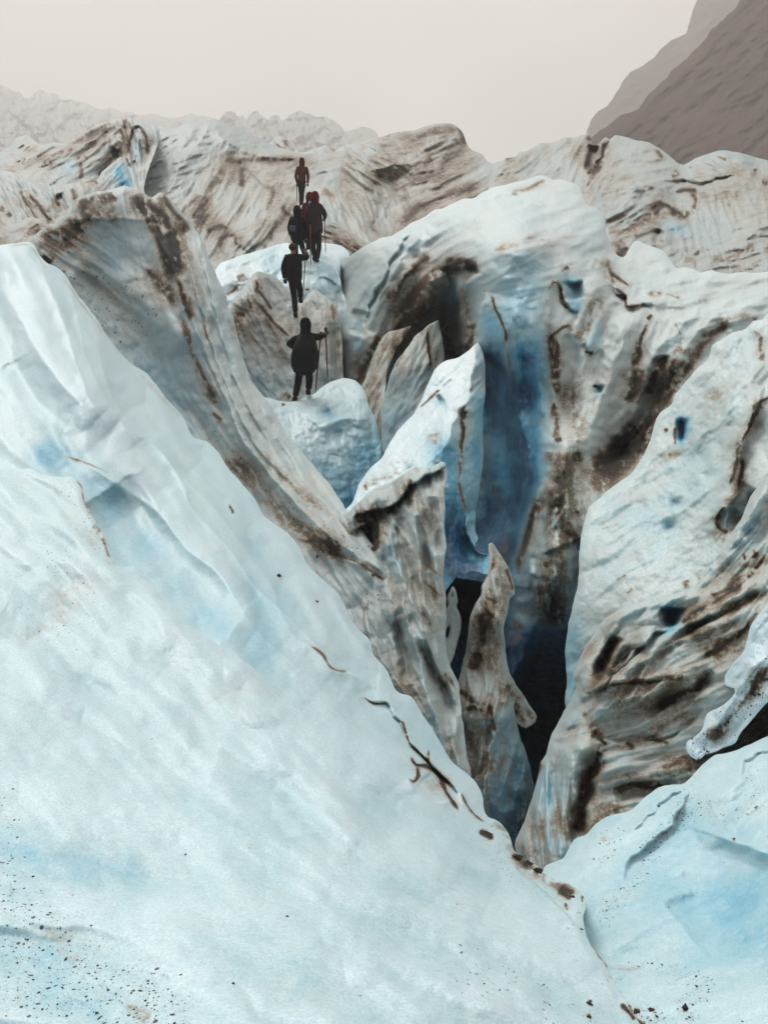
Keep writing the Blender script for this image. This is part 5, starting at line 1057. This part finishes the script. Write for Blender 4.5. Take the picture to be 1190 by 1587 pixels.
h1 = add_person('nearest walker in a dark hooded cape standing on the blue white block', 'ice_block', (466, 617),
 dict(head=(475,508), neck=(475,520), pelvis=(472,570), shoulderL=(462,525,.03), shoulderR=(486,524,.03), elbowL=(447,535,.05), handL=(462,543,.22), elbowR=(497,525,.12), handR=(503,521,.3),
      hipL=(465,573), hipR=(479,573), kneeL=(461,596,.04), kneeR=(479,591,.08), ankleL=(457,616,-.06), ankleR=(477,606,.06)), BLACK, BLACK, BLACK, bulk=1.12, cape=True)
walking_pole('brown wooden pole planted far right of the nearest walker', h1, (504,514), (506,592), .36, .42, WOOD)
walking_pole('red pole slanting down beside the right leg of the nearest walker', h1, (497,520), (488,609), .20, .05, REDW)
h2 = add_person('walker in black with arm bent, stepping up between the nearest walker and the group', 'path_mound', (459, 491),
 dict(head=(457,392), neck=(457,401), pelvis=(458,434), shoulderL=(447,405), shoulderR=(467,404), elbowL=(441,420,.02), handL=(443,435,.08), elbowR=(479,404,.12), handR=(474,396,.3),
      hipL=(454,437), hipR=(463,437), kneeL=(457,462,.1), kneeR=(465,452,.3), ankleL=(459,487,-.05), ankleR=(466,466,.25)), BLACK, BLACK, BROWNC, hooded=False, bulk=1.2)
walking_pole('dark pole beside the right hip of the second walker', h2, (475,393), (470,455), .38, .25, WOOD, .014)
h3 = add_person('hooded walker with a blue grey backpack, left of the tight group', 'upper_path_mound', (464, 402),
 dict(head=(462,333), neck=(462,341), pelvis=(462,372), shoulderL=(453,344), shoulderR=(471,344), elbowL=(449,358,.02), handL=(453,370,.15), elbowR=(475,358,.02), handR=(474,372,.12),
      hipL=(458,374), hipR=(466,374), kneeL=(458,388,.08), kneeR=(470,388,.02), ankleL=(459,399,-.02), ankleR=(473,398,.1)), BLACK, BLACK, BLACK, bulk=1.25)
backpack('blue grey backpack on the hooded left walker of the group', h3, (456,356), (.13,.09,.22), -.26, BLACK, BLUEP)
walking_pole('straight light brown pole in front of the tight group', h3, (483,344), (483,412), -.35, -.40, WOOD, .018)
h4 = add_person('tall walker in a brown grey coat, right of the tight group', 'upper_path_mound', (490, 405),
 dict(head=(490,313), neck=(490,322), pelvis=(490,361), shoulderL=(481,326), shoulderR=(499,326), elbowL=(478,340,.1), handL=(480,352,.25), elbowR=(505,338,.05), handR=(503,342,.25),
      hipL=(486,363), hipR=(494,363), kneeL=(486,383,.08), kneeR=(495,384,.02), ankleL=(487,400,.06), ankleR=(492,403,-.05)), BROWNC, CHAR, RED, bulk=1.3)
walking_pole('brown pole on the far right of the tight group', h4, (503,334), (504,393), .32, .4, WOOD, .015)
h5 = add_person('walker in a dark red jacket half hidden behind the tall walker', 'upper_path_mound', (478, 394),
 dict(head=(479,311,.5), neck=(479,319,.5), pelvis=(478,350,.5), shoulderL=(470,322,.5), shoulderR=(488,321,.5), elbowL=(468,334,.52), handL=(471,344,.62), elbowR=(492,334,.52), handR=(490,344,.62),
      hipL=(474,352,.5), hipR=(482,352,.5), kneeL=(475,372,.55), kneeR=(483,372,.5), ankleL=(476,392,.45), ankleR=(484,391,.5)), RED, BLACK, RED, bulk=1.05)
backpack('small red pack with a light blue rolled mat on the red jacketed walker', h5, (479,327), (.14,.08,.2), .30, RED, RED, strip=(.02,.03))
h6 = add_person('farthest walker in a red brown jacket alone at the top of the line', 'central_glacier_hump', (467, 318),
 dict(head=(470,256), neck=(470,262), pelvis=(469,284), shoulderL=(463,265), shoulderR=(477,265), elbowL=(460,276), handL=(462,286,.1), elbowR=(479,276), handR=(478,286,.08),
      hipL=(466,286), hipR=(472,286), kneeL=(467,301,.05), kneeR=(470,301), ankleL=(467,316), ankleR=(469,315,.1)), REDB, CHAR, REDB, hooded=True)
walking_pole('thin pole left of the farthest walker', h6, (461,284), (461,312), .15, .2, WOOD, .018)
